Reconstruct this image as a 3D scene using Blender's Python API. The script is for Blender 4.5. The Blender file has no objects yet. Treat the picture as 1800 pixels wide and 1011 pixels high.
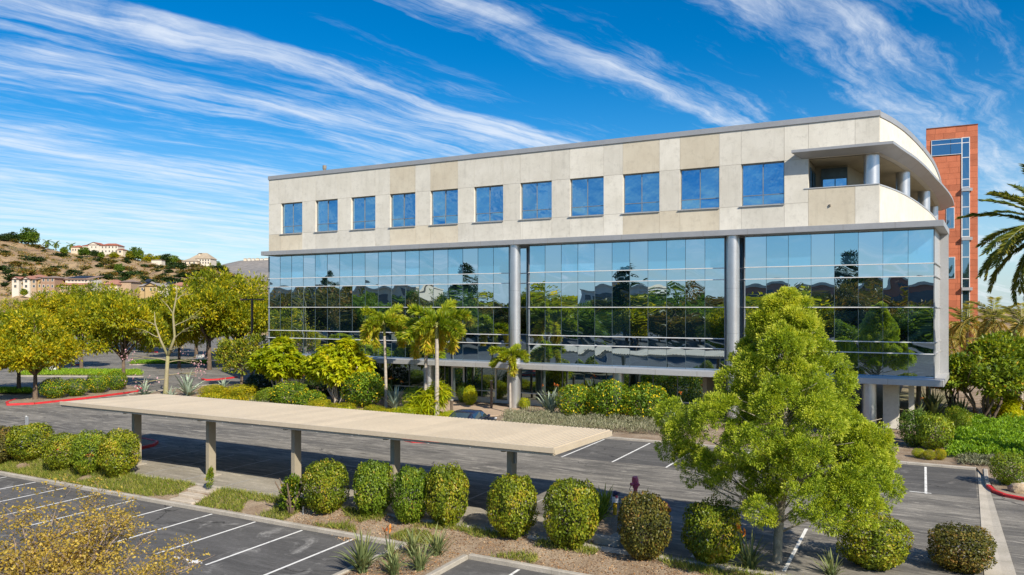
import bpy, bmesh, math, random
import numpy as np
from mathutils import Vector, Matrix, noise as mnoise

scene = bpy.context.scene
col = scene.collection
R = math.radians
rng = np.random.default_rng(7)
random.seed(7)

# ------------------------------------------------------------------ camera
F, HC, HOR = 1355.0, 7.85, 540.0          # focal length in photo pixels, eye height, horizon row
CY, SY = 0.8823, 0.4707                   # the view is turned 28 degrees from the facade's normal
cd = bpy.data.cameras.new('camera')
cam = bpy.data.objects.new('camera', cd)
col.objects.link(cam)
cam.location = (0, 0, HC)
cam.rotation_euler = (R(90), 0, math.atan2(SY, CY))
cd.sensor_width = 36.0
cd.lens = 36.0 * F / 1800.0
cd.shift_y = (HOR - 505.5) / 1800.0
cd.clip_start = 0.1
cd.clip_end = 9000
scene.camera = cam

# ------------------------------------------------------------------ sun, sky, exposure
SUN_EL, SUN_AZ = R(37), (0.850, -0.527)   # horizontal direction towards the sun
sd = bpy.data.lights.new('sun', 'SUN')
sun = bpy.data.objects.new('sun', sd)
col.objects.link(sun)
sd.energy = 4.3
sd.angle = R(0.53)
sd.color = (1.0, 0.915, 0.77)
sv = Vector((SUN_AZ[0] * math.cos(SUN_EL), SUN_AZ[1] * math.cos(SUN_EL), math.sin(SUN_EL)))
sun.rotation_euler = sv.to_track_quat('Z', 'Y').to_euler()
sun.location = (60, -40, 60)

world = bpy.data.worlds.new('World')
scene.world = world
world.use_nodes = True
wn, wl = world.node_tree.nodes, world.node_tree.links
wn.clear()


def wnode(t, **kw):
    n = wn.new(t)
    for k, v in kw.items():
        setattr(n, k, v)
    return n


def wmath(op, a, b=None, c=None, clamp=False):
    n = wn.new('ShaderNodeMath')
    n.operation = op
    n.use_clamp = clamp
    for i, x in enumerate((a, b, c)):
        if x is None:
            continue
        if isinstance(x, (int, float)):
            n.inputs[i].default_value = x
        else:
            wl.new(x, n.inputs[i])
    return n.outputs[0]


def wcomb(x, y, z):
    n = wn.new('ShaderNodeCombineXYZ')
    for i, v in enumerate((x, y, z)):
        if isinstance(v, (int, float)):
            n.inputs[i].default_value = v
        else:
            wl.new(v, n.inputs[i])
    return n.outputs[0]


def wnoise(vec, scale, detail, rough, dist=0.0):
    n = wn.new('ShaderNodeTexNoise')
    n.inputs['Scale'].default_value = scale
    n.inputs['Detail'].default_value = detail
    n.inputs['Roughness'].default_value = rough
    n.inputs['Distortion'].default_value = dist
    wl.new(vec, n.inputs['Vector'])
    return n.outputs['Fac']


sky = wnode('ShaderNodeTexSky')
sky.sky_type = 'NISHITA'
sky.sun_disc = False
sky.sun_elevation = SUN_EL
sky.sun_rotation = math.atan2(SUN_AZ[0], SUN_AZ[1])
sky.altitude = 100
sky.air_density = 1.0
sky.dust_density = 0.6
sky.ozone_density = 2.5
hs = wnode('ShaderNodeHueSaturation')
hs.inputs['Saturation'].default_value = 1.68
hs.inputs['Value'].default_value = 0.93
hs.inputs['Hue'].default_value = 0.504
wl.new(sky.outputs[0], hs.inputs['Color'])

# cirrus: wind-drawn streaks on a high flat layer, so they fan out from one point on the horizon
tc = wnode('ShaderNodeTexCoord')
sp = wnode('ShaderNodeSeparateXYZ')
wl.new(tc.outputs['Generated'], sp.inputs[0])
zc = wmath('MAXIMUM', sp.outputs[2], 0.0)
inv = wmath('DIVIDE', 1.0, wmath('ADD', zc, 0.06))
pu = wmath('MULTIPLY', sp.outputs[0], inv)
pv = wmath('MULTIPLY', sp.outputs[1], inv)
s_ = wmath('ADD', wmath('MULTIPLY', pu, 0.2707), wmath('MULTIPLY', pv, 0.9627))
w_ = wmath('SUBTRACT', wmath('MULTIPLY', pu, 0.9627), wmath('MULTIPLY', pv, 0.2707))
warp = wnoise(wcomb(wmath('MULTIPLY', s_, 0.55), wmath('MULTIPLY', w_, 0.9), 3.1), 1.0, 3, 0.5)
warp2 = wnoise(wcomb(wmath('MULTIPLY', s_, 2.2), wmath('MULTIPLY', w_, 3.0), 7.7), 1.0, 4, 0.6)
wq = wmath('ADD', wmath('ADD', w_, wmath('MULTIPLY', wmath('SUBTRACT', warp, 0.5), 0.42)),
           wmath('MULTIPLY', wmath('SUBTRACT', warp2, 0.5), 0.16))
ramp = wnode('ShaderNodeValToRGB')
ramp.color_ramp.interpolation = 'EASE'
bands = [(-7.0, .72), (-5.2, .80), (-4.6, .66), (-3.95, .86), (-3.5, .44), (-3.2, .56), (-2.86, .74), (-2.66, .36), (-2.36, .74),
         (-2.18, .16), (-1.85, .10), (-1.60, .80), (-1.46, .30), (-1.22, .16), (-0.98, .74), (-0.72, .5), (-0.4, .22), (0.3, .45)]
els = ramp.color_ramp.elements
while len(els) < len(bands):
    els.new(0.5)
for e, (w0, a) in zip(els, bands):
    e.position = (w0 + 7.2) / 7.7
    e.color = (a, a, a, 1)
wl.new(wmath('SUBTRACT', 1.0, wmath('MULTIPLY', wmath('PINGPONG', wmath('SUBTRACT', 0.5, wq), 7.7), 1 / 7.7), clamp=True), ramp.inputs[0])
fib = wnoise(wcomb(wmath('MULTIPLY', s_, 0.7), wmath('MULTIPLY', wq, 6.5), 1.0), 1.0, 7, 0.62, 0.25)
fib2 = wnoise(wcomb(wmath('MULTIPLY', s_, 1.7), wmath('MULTIPLY', wq, 15.0), 5.0), 1.0, 7, 0.68, 0.5)
puff = wnoise(wcomb(wmath('MULTIPLY', s_, 1.5), wmath('MULTIPLY', w_, 3.2), 9.0), 1.0, 8, 0.66, 0.6)
fibs = wmath('ADD', wmath('MULTIPLY', fib, 0.34), wmath('ADD', wmath('MULTIPLY', fib2, 0.30), wmath('MULTIPLY', puff, 0.36)))
# a broader veil where several streaks run together low over the roof line
vq = wmath('ADD', wmath('POWER', wmath('DIVIDE', wmath('SUBTRACT', s_, 2.45), 0.85), 2.0), wmath('POWER', wmath('DIVIDE', wmath('ADD', wq, 2.5), 0.40), 2.0))
veil = wmath('MULTIPLY', wmath('POWER', 2.718, wmath('MULTIPLY', vq, -1.0)), 0.34)
dens = wmath('ADD', wmath('ADD', veil, wmath('MULTIPLY', ramp.outputs[0], 0.95)), wmath('MULTIPLY', wmath('SUBTRACT', fibs, 0.5), 3.7))
ss = wnode('ShaderNodeMapRange')
ss.interpolation_type = 'SMOOTHSTEP'
ss.inputs['From Min'].default_value = 0.28
ss.inputs['From Max'].default_value = 1.38
wl.new(dens, ss.inputs['Value'])
cover = wmath('MULTIPLY', ss.outputs[0], 0.82)
haze_mr = wnode('ShaderNodeMapRange')          # paler air near the horizon
haze_mr.interpolation_type = 'SMOOTHSTEP'
haze_mr.inputs['From Min'].default_value = 0.36
haze_mr.inputs['From Max'].default_value = 0.0
wl.new(zc, haze_mr.inputs['Value'])
hz = wmath('MULTIPLY', wmath('POWER', haze_mr.outputs[0], 1.7), 0.50)
cmix0 = wnode('ShaderNodeMixRGB')
wl.new(hz, cmix0.inputs[0])
wl.new(hs.outputs[0], cmix0.inputs[1])
cmix0.inputs[2].default_value = (3.7, 5.5, 7.4, 1)
cmix = wnode('ShaderNodeMixRGB')
wl.new(cover, cmix.inputs[0])
wl.new(cmix0.outputs[0], cmix.inputs[1])
cmix.inputs[2].default_value = (6.6, 7.0, 7.5, 1)
bg = wnode('ShaderNodeBackground')
bg.inputs['Strength'].default_value = 0.092
wl.new(cmix.outputs[0], bg.inputs['Color'])
wo = wnode('ShaderNodeOutputWorld')
wl.new(bg.outputs[0], wo.inputs[0])

scene.view_settings.view_transform = 'Standard'
scene.view_settings.look = 'None'
scene.view_settings.gamma = 1
scene.view_settings.use_curve_mapping = False
scene.view_settings.exposure = 0.60
scene.cycles.use_denoising = True
scene.cycles.max_bounces = 6
scene.cycles.diffuse_bounces = 3
scene.cycles.glossy_bounces = 3
scene.cycles.transmission_bounces = 4
scene.cycles.transparent_max_bounces = 4
scene.cycles.caustics_reflective = False
scene.cycles.caustics_refractive = False


# ------------------------------------------------------------------ pixel -> place
def ray(x, y):
    dx, dz = (x - 900) / F, (HOR - y) / F
    return CY * dx - SY, SY * dx + CY, dz


def gp(x, y, z=0.0):                       # where the pixel's ray meets the level z
    a, b, c = ray(x, y)
    t = (z - HC) / c
    return Vector((a * t, b * t, z))


def fu(x, v):                              # u of pixel column x on the plane y = v
    a, b, _ = ray(x, 0)
    return a * v / b


def fz(x, y, v):
    a, b, c = ray(x, y)
    return HC + c * v / b


def at(x, y, d):                           # at a depth of d metres
    a, b, c = ray(x, y)
    return Vector((a * d, b * d, HC + c * d))


# ------------------------------------------------------------------ materials
def new_mat(name):
    m = bpy.data.materials.new(name)
    m.use_nodes = True
    nt = m.node_tree
    return m, nt, nt.nodes['Principled BSDF']


def L(nt, a, b):
    nt.links.new(a, b)


def N(nt, t, **kw):
    n = nt.nodes.new(t)
    for k, v in kw.items():
        if k in n.inputs:
            n.inputs[k].default_value = v
        else:
            setattr(n, k, v)
    return n


def nz(nt, vec, scale, detail=5, rough=0.6, dist=0.0):
    n = N(nt, 'ShaderNodeTexNoise')
    n.inputs['Scale'].default_value = scale
    n.inputs['Detail'].default_value = detail
    n.inputs['Roughness'].default_value = rough
    n.inputs['Distortion'].default_value = dist
    if vec is not None:
        L(nt, vec, n.inputs['Vector'])
    return n.outputs['Fac']


def mr(nt, val, a, b, c=0.0, d=1.0):
    n = N(nt, 'ShaderNodeMapRange')
    n.interpolation_type = 'SMOOTHSTEP'
    L(nt, val, n.inputs['Value'])
    for k, v in (('From Min', a), ('From Max', b), ('To Min', c), ('To Max', d)):
        n.inputs[k].default_value = v
    return n.outputs[0]


def mix(nt, fac, a, b, mode='MIX'):
    n = N(nt, 'ShaderNodeMixRGB')
    n.blend_type = mode
    for i, x in enumerate((fac, a, b)):
        if isinstance(x, (int, float)):
            n.inputs[i].default_value = x
        elif isinstance(x, tuple):
            n.inputs[i].default_value = (*x, 1) if len(x) == 3 else x
        else:
            L(nt, x, n.inputs[i])
    return n.outputs[0]


def coords(nt, obj=False, scale=None, rot=None):
    t = N(nt, 'ShaderNodeTexCoord')
    g = N(nt, 'ShaderNodeNewGeometry')
    v = t.outputs['Object'] if obj else g.outputs['Position']
    if scale or rot:
        m = N(nt, 'ShaderNodeMapping')
        if scale:
            m.inputs['Scale'].default_value = scale
        if rot:
            m.inputs['Rotation'].default_value = rot
        L(nt, v, m.inputs['Vector'])
        v = m.outputs[0]
    return v


def bump(nt, p, h, strength, dist):
    b = N(nt, 'ShaderNodeBump')
    b.inputs['Strength'].default_value = strength
    b.inputs['Distance'].default_value = dist
    L(nt, h, b.inputs['Height'])
    L(nt, b.outputs[0], p.inputs['Normal'])


def pmat(name, c1, c2, scale=1.0, rough=0.8, fine=0.25, fscale=None, bmp=0.0, bd=0.01, stretch=None, metal=0.0, lo=.35, hi=.68, spec=0.5, obj_rand=0.0):
    m, nt, p = new_mat(name)
    v = coords(nt, scale=stretch)
    n1 = nz(nt, v, scale, 6, 0.62)
    n2 = nz(nt, v, fscale or scale * 14, 4, 0.7)
    c = mix(nt, mr(nt, n1, lo, hi), c1, c2)
    g = mix(nt, 1.0, c, mix(nt, mr(nt, n2, .25, .75), (1 - fine,) * 3, (1 + fine,) * 3), 'MULTIPLY')
    if obj_rand:
        oi = N(nt, 'ShaderNodeObjectInfo')
        k = mr(nt, oi.outputs['Random'], 0, 1, 1 - obj_rand, 1 + obj_rand)
        cb = N(nt, 'ShaderNodeCombineXYZ')
        for i in range(3):
            L(nt, k, cb.inputs[i])
        g = mix(nt, 1.0, g, cb.outputs[0], 'MULTIPLY')
    L(nt, g, p.inputs['Base Color'])
    p.inputs['Roughness'].default_value = rough
    p.inputs['Metallic'].default_value = metal
    p.inputs['Specular IOR Level'].default_value = spec
    if bmp:
        bump(nt, p, n2, bmp, bd)
    return m


def leaf_mat(name, stops, trans=0.32, rough=0.5, hue_rand=0.008, val_rand=0.12, spec=0.3):
    """leaf colour by a per-leaf value plus a slight shift for every plant"""
    m, nt, p = new_mat(name)
    a = N(nt, 'ShaderNodeAttribute', attribute_name='lv')
    cr = N(nt, 'ShaderNodeValToRGB')
    e = cr.color_ramp.elements
    while len(e) < len(stops):
        e.new(0.5)
    for el, (pos, c) in zip(e, stops):
        el.position = pos
        el.color = (*c, 1)
    L(nt, a.outputs['Fac'], cr.inputs[0])
    oi = N(nt, 'ShaderNodeObjectInfo')
    h = N(nt, 'ShaderNodeHueSaturation')
    L(nt, mr(nt, oi.outputs['Random'], 0, 1, 0.5 - hue_rand, 0.5 + hue_rand), h.inputs['Hue'])
    L(nt, mr(nt, oi.outputs['Random'], 0, 1, 1 + val_rand, 1 - val_rand), h.inputs['Value'])
    L(nt, cr.outputs[0], h.inputs['Color'])
    L(nt, h.outputs[0], p.inputs['Base Color'])
    p.inputs['Roughness'].default_value = rough
    p.inputs['Specular IOR Level'].default_value = spec
    tr = N(nt, 'ShaderNodeBsdfTranslucent')
    L(nt, mix(nt, 1.0, h.outputs[0], (1.6, 1.4, 0.5), 'MULTIPLY'), tr.inputs[0])
    ms = N(nt, 'ShaderNodeMixShader')
    ms.inputs[0].default_value = trans
    L(nt, p.outputs[0], ms.inputs[1])
    L(nt, tr.outputs[0], ms.inputs[2])
    L(nt, ms.outputs[0], nt.nodes['Material Output'].inputs[0])
    return m


# ------------------------------------------------------------------ mesh helpers
WLOC = {}


def wloc(o):
    return WLOC.get(o.name, Vector((0, 0, 0))) if o is not None else Vector((0, 0, 0))


def tag(o, label, cat, group=None):
    o['label'] = label
    o['category'] = cat
    if group:
        o['group'] = group
    return o


def thing(name, label, cat, loc=(0, 0, 0), group=None):
    o = bpy.data.objects.new(name, None)
    o.empty_display_size = 0.2
    col.objects.link(o)
    o.location = loc
    WLOC[o.name] = Vector(loc)
    return tag(o, label, cat, group)


def link_mesh(name, me, mat, parent=None, loc=None, rot=None, scale=None):
    o = bpy.data.objects.new(name, me)
    if mat is not None and not me.materials:
        me.materials.append(mat)
    col.objects.link(o)
    if mat is not None and me.materials[0] is not mat:      # a shared mesh in another colour
        o.material_slots[0].link = 'OBJECT'
        o.material_slots[0].material = mat
    if parent is not None:
        o.parent = parent
    if loc is not None:
        o.location = loc
    if rot is not None:
        o.rotation_euler = rot
    if scale is not None:
        o.scale = scale
    return o


def copy_tree(o, parent=None):
    c = o.copy()
    col.objects.link(c)
    c.parent = parent
    for ch in list(o.children):
        copy_tree(ch, c)
    return c


def structure(o):
    o['kind'] = 'structure'
    return o


class MB:
    """collects shapes in world coordinates and links them as one mesh object"""

    def __init__(self):
        self.v, self.f = [], []

    def add(self, vs, fs):
        o = len(self.v)
        self.v += [tuple(x) for x in vs]
        self.f += [tuple(i + o for i in f) for f in fs]
        return self

    def box(self, x0, x1, y0, y1, z0, z1):
        vs = [(x, y, z) for z in (z0, z1) for y in (y0, y1) for x in (x0, x1)]
        return self.add(vs, [(0, 2, 3, 1), (4, 5, 7, 6), (0, 1, 5, 4), (2, 6, 7, 3), (0, 4, 6, 2), (1, 3, 7, 5)])

    def obox(self, c, ax, hx, hy, hz):
        """box about centre c, long axis ax (horizontal dir), half sizes"""
        a = Vector((ax[0], ax[1], 0)).normalized()
        b = Vector((-a.y, a.x, 0))
        vs = []
        for sz in (-1, 1):
            for sy in (-1, 1):
                for sx in (-1, 1):
                    vs.append(Vector(c) + a * hx * sx + b * hy * sy + Vector((0, 0, hz * sz)))
        return self.add(vs, [(0, 2, 3, 1), (4, 5, 7, 6), (0, 1, 5, 4), (2, 6, 7, 3), (0, 4, 6, 2), (1, 3, 7, 5)])

    def prism(self, poly, z0, z1):
        n = len(poly)
        vs = [(p[0], p[1], z0) for p in poly] + [(p[0], p[1], z1) for p in poly]
        fs = [tuple(range(n - 1, -1, -1)), tuple(range(n, 2 * n))]
        fs += [(i, (i + 1) % n, n + (i + 1) % n, n + i) for i in range(n)]
        return self.add(vs, fs)

    def sheet(self, poly, z):
        return self.add([(p[0], p[1], z) for p in poly], [tuple(range(len(poly)))])

    def tube(self, path, radii, n=8, caps=True):
        path = [Vector(p) for p in path]
        k = len(path)
        vs, fs = [], []
        ref = Vector((0.31, 0.92, 0.23))
        for i, p in enumerate(path):
            t = (path[min(i + 1, k - 1)] - path[max(i - 1, 0)]).normalized()
            a = t.cross(ref)
            if a.length < 1e-3:
                a = t.cross(Vector((1, 0, 0)))
            a.normalize()
            b = t.cross(a)
            r = radii[i] if hasattr(radii, '__len__') else radii
            for j in range(n):
                th = 2 * math.pi * j / n
                vs.append(p + a * (r * math.cos(th)) + b * (r * math.sin(th)))
        for i in range(k - 1):
            for j in range(n):
                fs.append((i * n + j, i * n + (j + 1) % n, (i + 1) * n + (j + 1) % n, (i + 1) * n + j))
        if caps:
            fs.append(tuple(range(n - 1, -1, -1)))
            fs.append(tuple(range((k - 1) * n, k * n)))
        return self.add(vs, fs)

    def cyl(self, x, y, z0, z1, r, n=24, r2=None):
        r2 = r if r2 is None else r2
        vs = [(x + r * math.cos(2 * math.pi * i / n), y + r * math.sin(2 * math.pi * i / n), z0) for i in range(n)]
        vs += [(x + r2 * math.cos(2 * math.pi * i / n), y + r2 * math.sin(2 * math.pi * i / n), z1) for i in range(n)]
        fs = [tuple(range(n - 1, -1, -1)), tuple(range(n, 2 * n))]
        fs += [(i, (i + 1) % n, n + (i + 1) % n, n + i) for i in range(n)]
        return self.add(vs, fs)

    def mesh(self, name, off=(0, 0, 0), smooth=False, angle=None):
        me = bpy.data.meshes.new(name)
        o = Vector(off)
        me.from_pydata([(x - o.x, y - o.y, z - o.z) for x, y, z in self.v], [], self.f)
        if smooth:
            me.polygons.foreach_set('use_smooth', [True] * len(me.polygons))
            if angle:
                me.set_sharp_from_angle(angle=R(angle))
        me.update()
        return me

    def build(self, name, mat, parent=None, smooth=False, angle=None, bevel=0.0):
        off = wloc(parent)
        me = self.mesh(name, off, smooth, angle)
        o = link_mesh(name, me, mat, parent)
        WLOC[o.name] = off.copy()
        if bevel:
            b = o.modifiers.new('bevel', 'BEVEL')
            b.width = bevel
            b.segments = 1
            b.limit_method = 'ANGLE'
        return o


def np_mesh(name, V, Fq, lv=None, smooth=False):
    """V: (n,3) array, Fq: (m,4) or (m,3) index array, lv: per-vertex value"""
    me = bpy.data.meshes.new(name)
    n, (m, k) = len(V), Fq.shape
    me.vertices.add(n)
    me.vertices.foreach_set('co', np.ascontiguousarray(V, dtype=np.float32).ravel())
    me.loops.add(m * k)
    me.loops.foreach_set('vertex_index', np.ascontiguousarray(Fq, dtype=np.int32).ravel())
    me.polygons.add(m)
    me.polygons.foreach_set('loop_start', np.arange(0, m * k, k, dtype=np.int32))
    me.polygons.foreach_set('loop_total', np.full(m, k, dtype=np.int32))
    if smooth:
        me.polygons.foreach_set('use_smooth', np.ones(m, dtype=bool))
    if lv is not None:
        at_ = me.attributes.new('lv', 'FLOAT', 'POINT')
        at_.data.foreach_set('value', np.ascontiguousarray(lv, dtype=np.float32))
    me.update(calc_edges=True)
    me.validate()
    return me


def unit(a):
    return a / np.maximum(np.linalg.norm(a, axis=1, keepdims=True), 1e-6)


def leaves(name, P, D, Ln, W, lv, up=None, fold=0.25):
    """diamond leaves: base P, direction D, length Ln, width W (arrays)"""
    n = len(P)
    D = unit(D)
    r = unit(rng.normal(size=(n, 3))) if up is None else unit(up + 0.35 * rng.normal(size=(n, 3)))
    S = unit(np.cross(D, r))
    U = np.cross(S, D)
    Ln, W = np.asarray(Ln)[:, None] * np.ones((n, 1)), np.asarray(W)[:, None] * np.ones((n, 1))
    a = P
    b = P + D * Ln * .45 + S * W * .5 + U * W * fold
    c = P + D * Ln
    d = P + D * Ln * .45 - S * W * .5 + U * W * fold
    V = np.stack([a, b, c, d], 1).reshape(-1, 3)
    i = np.arange(n)[:, None] * 4
    Fq = np.concatenate([i, i + 1, i + 2, i + 3], 1)
    return np_mesh(name, V, Fq, np.repeat(lv, 4))

# ================================================================== GROUND
ZN = -0.5                                  # the near lot lies half a metre below the building's lot
VS0, VS1 = 21.95, 23.55                    # planting strip between the two lots


def asphalt(name, dark, light, tint, stain, wear):
    m, nt, p = new_mat(name)
    pos = coords(nt)
    st = coords(nt, scale=(0.10, 0.55, 1), rot=(0, 0, R(4)))
    big = nz(nt, st, 1.0, 6, 0.65, 0.6)
    mid = nz(nt, pos, 0.55, 6, 0.7, 0.8)
    fine = nz(nt, pos, 38, 3, 0.8)
    vfine = nz(nt, pos, 9, 4, 0.75)
    strk = nz(nt, coords(nt, scale=(0.55, 3.6, 1), rot=(0, 0, R(3))), 1.0, 7, 0.78, 0.6)
    c = mix(nt, mr(nt, big, .36, .66), dark, light)
    c = mix(nt, mr(nt, strk, .50, .64, 0, wear), c, tuple(min(1, x * 1.45) for x in light))
    c = mix(nt, mr(nt, strk, .46, .34, 0, wear * .9), c, tuple(x * .55 for x in dark))
    c = mix(nt, mr(nt, mid, .56, .72, 0, stain), c, tint)
    # cracks
    vo = N(nt, 'ShaderNodeTexVoronoi', feature='DISTANCE_TO_EDGE')
    vo.inputs['Scale'].default_value = 0.22
    wv = N(nt, 'ShaderNodeVectorMath', operation='ADD')
    nn = N(nt, 'ShaderNodeTexNoise')
    nn.inputs['Scale'].default_value = 1.3
    nn.inputs['Detail'].default_value = 5
    L(nt, pos, nn.inputs['Vector'])
    L(nt, pos, wv.inputs[0])
    L(nt, nn.outputs['Color'], wv.inputs[1])
    L(nt, wv.outputs[0], vo.inputs['Vector'])
    crack = mr(nt, vo.outputs['Distance'], 0.0, 0.012, 1, 0)
    gate = mr(nt, nz(nt, pos, .16, 2), .50, .58)
    gm = N(nt, 'ShaderNodeMath', operation='MULTIPLY')
    L(nt, crack, gm.inputs[0])
    L(nt, gate, gm.inputs[1])
    c = mix(nt, gm.outputs[0], c, tuple(x * .45 for x in dark))
    c = mix(nt, 1.0, c, mix(nt, mr(nt, fine, .2, .8), (.72,) * 3, (1.28,) * 3), 'MULTIPLY')
    c = mix(nt, 1.0, c, mix(nt, mr(nt, vfine, .3, .7), (.88,) * 3, (1.12,) * 3), 'MULTIPLY')
    L(nt, c, p.inputs['Base Color'])
    p.inputs['Roughness'].default_value = 0.85
    p.inputs['Specular IOR Level'].default_value = 0.3
    bump(nt, p, fine, 0.35, 0.006)
    return m


M_far = asphalt('asphalt_worn', (.115, .108, .097), (.220, .203, .174), (.31, .285, .245), .7, 1.0)
M_sunlit = asphalt('asphalt_sunlit_tone', (.26, .235, .19), (.34, .31, .255), (.42, .38, .32), .6, .7)  # sunlight on dirty asphalt, put into a paler colour
M_seal = asphalt('asphalt_sealed', (.078, .075, .072), (.125, .120, .112), (.23, .22, .20), .65, .6)
M_near = asphalt('asphalt_near', (.084, .081, .077), (.115, .111, .106), (.32, .31, .29), .85, .45)
M_paint = pmat('road_paint', (.78, .77, .73), (.36, .35, .33), 5, .7, .2, 34, lo=.5, hi=.74)
M_conc = pmat('kerb_concrete', (.44, .40, .34), (.34, .31, .26), 1.2, .85, .18, 22, .3, .01)
M_red = pmat('red_kerb_paint', (.62, .025, .035), (.46, .03, .03), 2.5, .55, .15, 20)
M_soil = pmat('mulch_soil', (.22, .155, .10), (.33, .26, .19), 1.1, .95, .45, 26, .8, .03)
M_dry = pmat('dry_ground', (.24, .20, .12), (.15, .15, .07), .05, .95, .3, 3)
M_grassg = pmat('grass_base', (.13, .17, .03), (.24, .22, .07), .6, .95, .35, 14, .6, .03)
M_walk = pmat('tan_paving', (.46, .34, .24), (.40, .30, .21), .8, .85, .14, 16)
M_gutter = pmat('gutter_concrete', (.50, .45, .37), (.40, .36, .29), .9, .85, .14, 18)

# one sheet to the horizon, stepping down to the near lot
g = MB()
B = 5000
g.add([(-B, VS1, -.05), (B, VS1, -.05), (B, B, -.05), (-B, B, -.05)], [(0, 1, 2, 3)])
g.add([(-B, -B, ZN - .05), (B, -B, ZN - .05), (B, VS0, ZN - .05), (-B, VS0, ZN - .05)], [(0, 1, 2, 3)])
g.add([(-B, VS0, ZN - .05), (B, VS0, ZN - .05), (B, VS1, -.05), (-B, VS1, -.05)], [(0, 1, 2, 3)])
structure(g.build('ground', M_dry))

structure(MB().sheet([(-230, VS1), (60, VS1), (60, 58), (-62, 58), (-40, 210), (-330, 210)], 0.0).build('parking_lot', M_far))
structure(MB().sheet([(-60, 36.9), (-.1, 36.9), (1.95, 36.9), (2.2, 43.3), (-60, 43.3)], 0.004).build('parking_bay_asphalt', M_seal))
structure(MB().sheet([(-44, VS1 + .02), (-11.0, VS1 + .02), (-11.3, 26.0), (-44, 26.4)], 0.004).build('carport_sunlit_strip', M_sunlit))  # paler sheet where the sun falls before the posts
structure(MB().sheet([(-60, -120), (-15.9, -120), (-15.9, VS0), (-120, VS0), (-120, -120)], ZN).build('parking_lot', M_near))
structure(MB().sheet([(-13.4, -120), (40, -120), (40, VS0), (-13.4, VS0)], ZN).build('parking_lot', M_near))
structure(MB().sheet([(-15.9, 14.0), (-13.4, 14.0), (-13.4, -120), (-15.9, -120)], ZN).build('parking_lot', M_near))

# bays painted on the asphalt
M_fade = pmat('faded_paint', (.42, .41, .38), (.26, .255, .24), 3, .7, .2, 30)


def line(u0, v0, u1, v1, z, w=0.1, mat=None):
    a = Vector((u1 - u0, v1 - v0, 0)).normalized()
    n = Vector((-a.y, a.x, 0)) * (w / 2)
    p, q = Vector((u0, v0, z)), Vector((u1, v1, z))
    o = MB().add([p - n, q - n, q + n, p + n], [(0, 1, 2, 3)]).build('bay_line', mat or M_paint)
    return structure(o)


for k in range(-13, 7):
    line(-16.7 + 2.8 * k, 36.8, -16.7 + 2.8 * k, 42.95, 0.009)
line(-.52, 36.95, .3, 36.95, 0.0095, .1)
for k in range(0, 10):
    line(-13.7 - 2.66 * k, 23.9, -13.7 - 2.66 * k, 29.2, 0.009, .09, M_fade)
for k in range(0, 14):
    line(-20.5 - 2.41 * k, 17.35, -20.5 - 2.41 * k, 21.75, ZN + 0.005)
line(-18.1, 17.35, -18.1, 21.75, ZN + 0.005)
for k in range(0, 5):
    line(-11.35 + 2.41 * k, 17.35, -11.35 + 2.41 * k, 21.75, ZN + 0.005)
for k in range(0, 2):
    line(-6.4 + 2.75 * k, 24.0, -6.4 + 2.75 * k, 29.0, 0.005, .11)
# the worn arrow in the near lot
ap = gp(345, 988, ZN)
ar = MB()
ar.add([ap + Vector(t) for t in ((-1.1, -.06, .006), (-.15, -.06, .006), (-.15, .06, .006), (-1.1, .06, .006))], [(0, 1, 2, 3)])
ar.add([ap + Vector(t) for t in ((-.15, -.22, .006), (.3, 0, .006), (-.15, .22, .006))], [(0, 1, 2)])
structure(ar.build('painted_arrow', M_paint))
hb = MB()
for k in range(4):
    hb.box(-33.6 + .45 * k, -33.5 + .45 * k, 38.0, 40.0, .0095, .0115)
structure(hb.build('painted_hatching', M_paint))


def kerb(path, mat, z0, z1, w=0.16, seg=3.0, closed=False):
    root = bpy.data.objects.new('kerb', None)
    col.objects.link(root)
    p0 = Vector((path[0][0], path[0][1], z0))
    root.location = p0
    WLOC[root.name] = p0
    structure(root)
    pts = [Vector((p[0], p[1], 0)) for p in path]
    if closed:
        pts.append(pts[0])
    for a, b in zip(pts[:-1], pts[1:]):
        d = b - a
        n = max(1, round(d.length / seg))
        t = d.normalized()
        s = Vector((-t.y, t.x, 0)) * (w / 2)
        for i in range(n):
            p, q = a + d * (i / n) + t * .004, a + d * ((i + 1) / n) - t * .004
            jz = random.uniform(-.006, .006)
            vs = []
            for e in (p, q):
                vs += [(e - s) + Vector((0, 0, z0)), (e + s) + Vector((0, 0, z0)),
                       (e + s) + Vector((0, 0, z1 - .02 + jz)), (e + s * .72) + Vector((0, 0, z1 + jz)),
                       (e - s * .72) + Vector((0, 0, z1 + jz)), (e - s) + Vector((0, 0, z1 - .02 + jz))]
            MB().add(vs, [(0, 1, 2, 3, 4, 5), (11, 10, 9, 8, 7, 6)] + [(i2, i2 + 6, (i2 + 1) % 6 + 6, (i2 + 1) % 6) for i2 in range(6)]
                     ).build('kerb_stone', mat, root)
    return root


kerb([(-64, VS0 - .02), (-15.9, VS0 - .02)], M_conc, ZN - .02, ZN + .15, .2)
kerb([(-15.9, VS0 - .15), (-15.9, 14)], M_conc, ZN - .02, ZN + .15, .2)
kerb([(-13.4, 14), (-13.4, VS0 - .1)], M_conc, ZN - .02, ZN + .15, .2)
kerb([(-13.3, VS0), (8, VS0 - .1)], M_conc, ZN - .02, ZN + .15, .2)
kerb([(-64, VS1 + .05), (-12.2, VS1 + .05)], M_conc, -.2, .03, .16)
kerb([(-11.9, VS1 - .05), (1.6, VS1 - .05)], M_conc, -.2, .06, .2)
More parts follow.
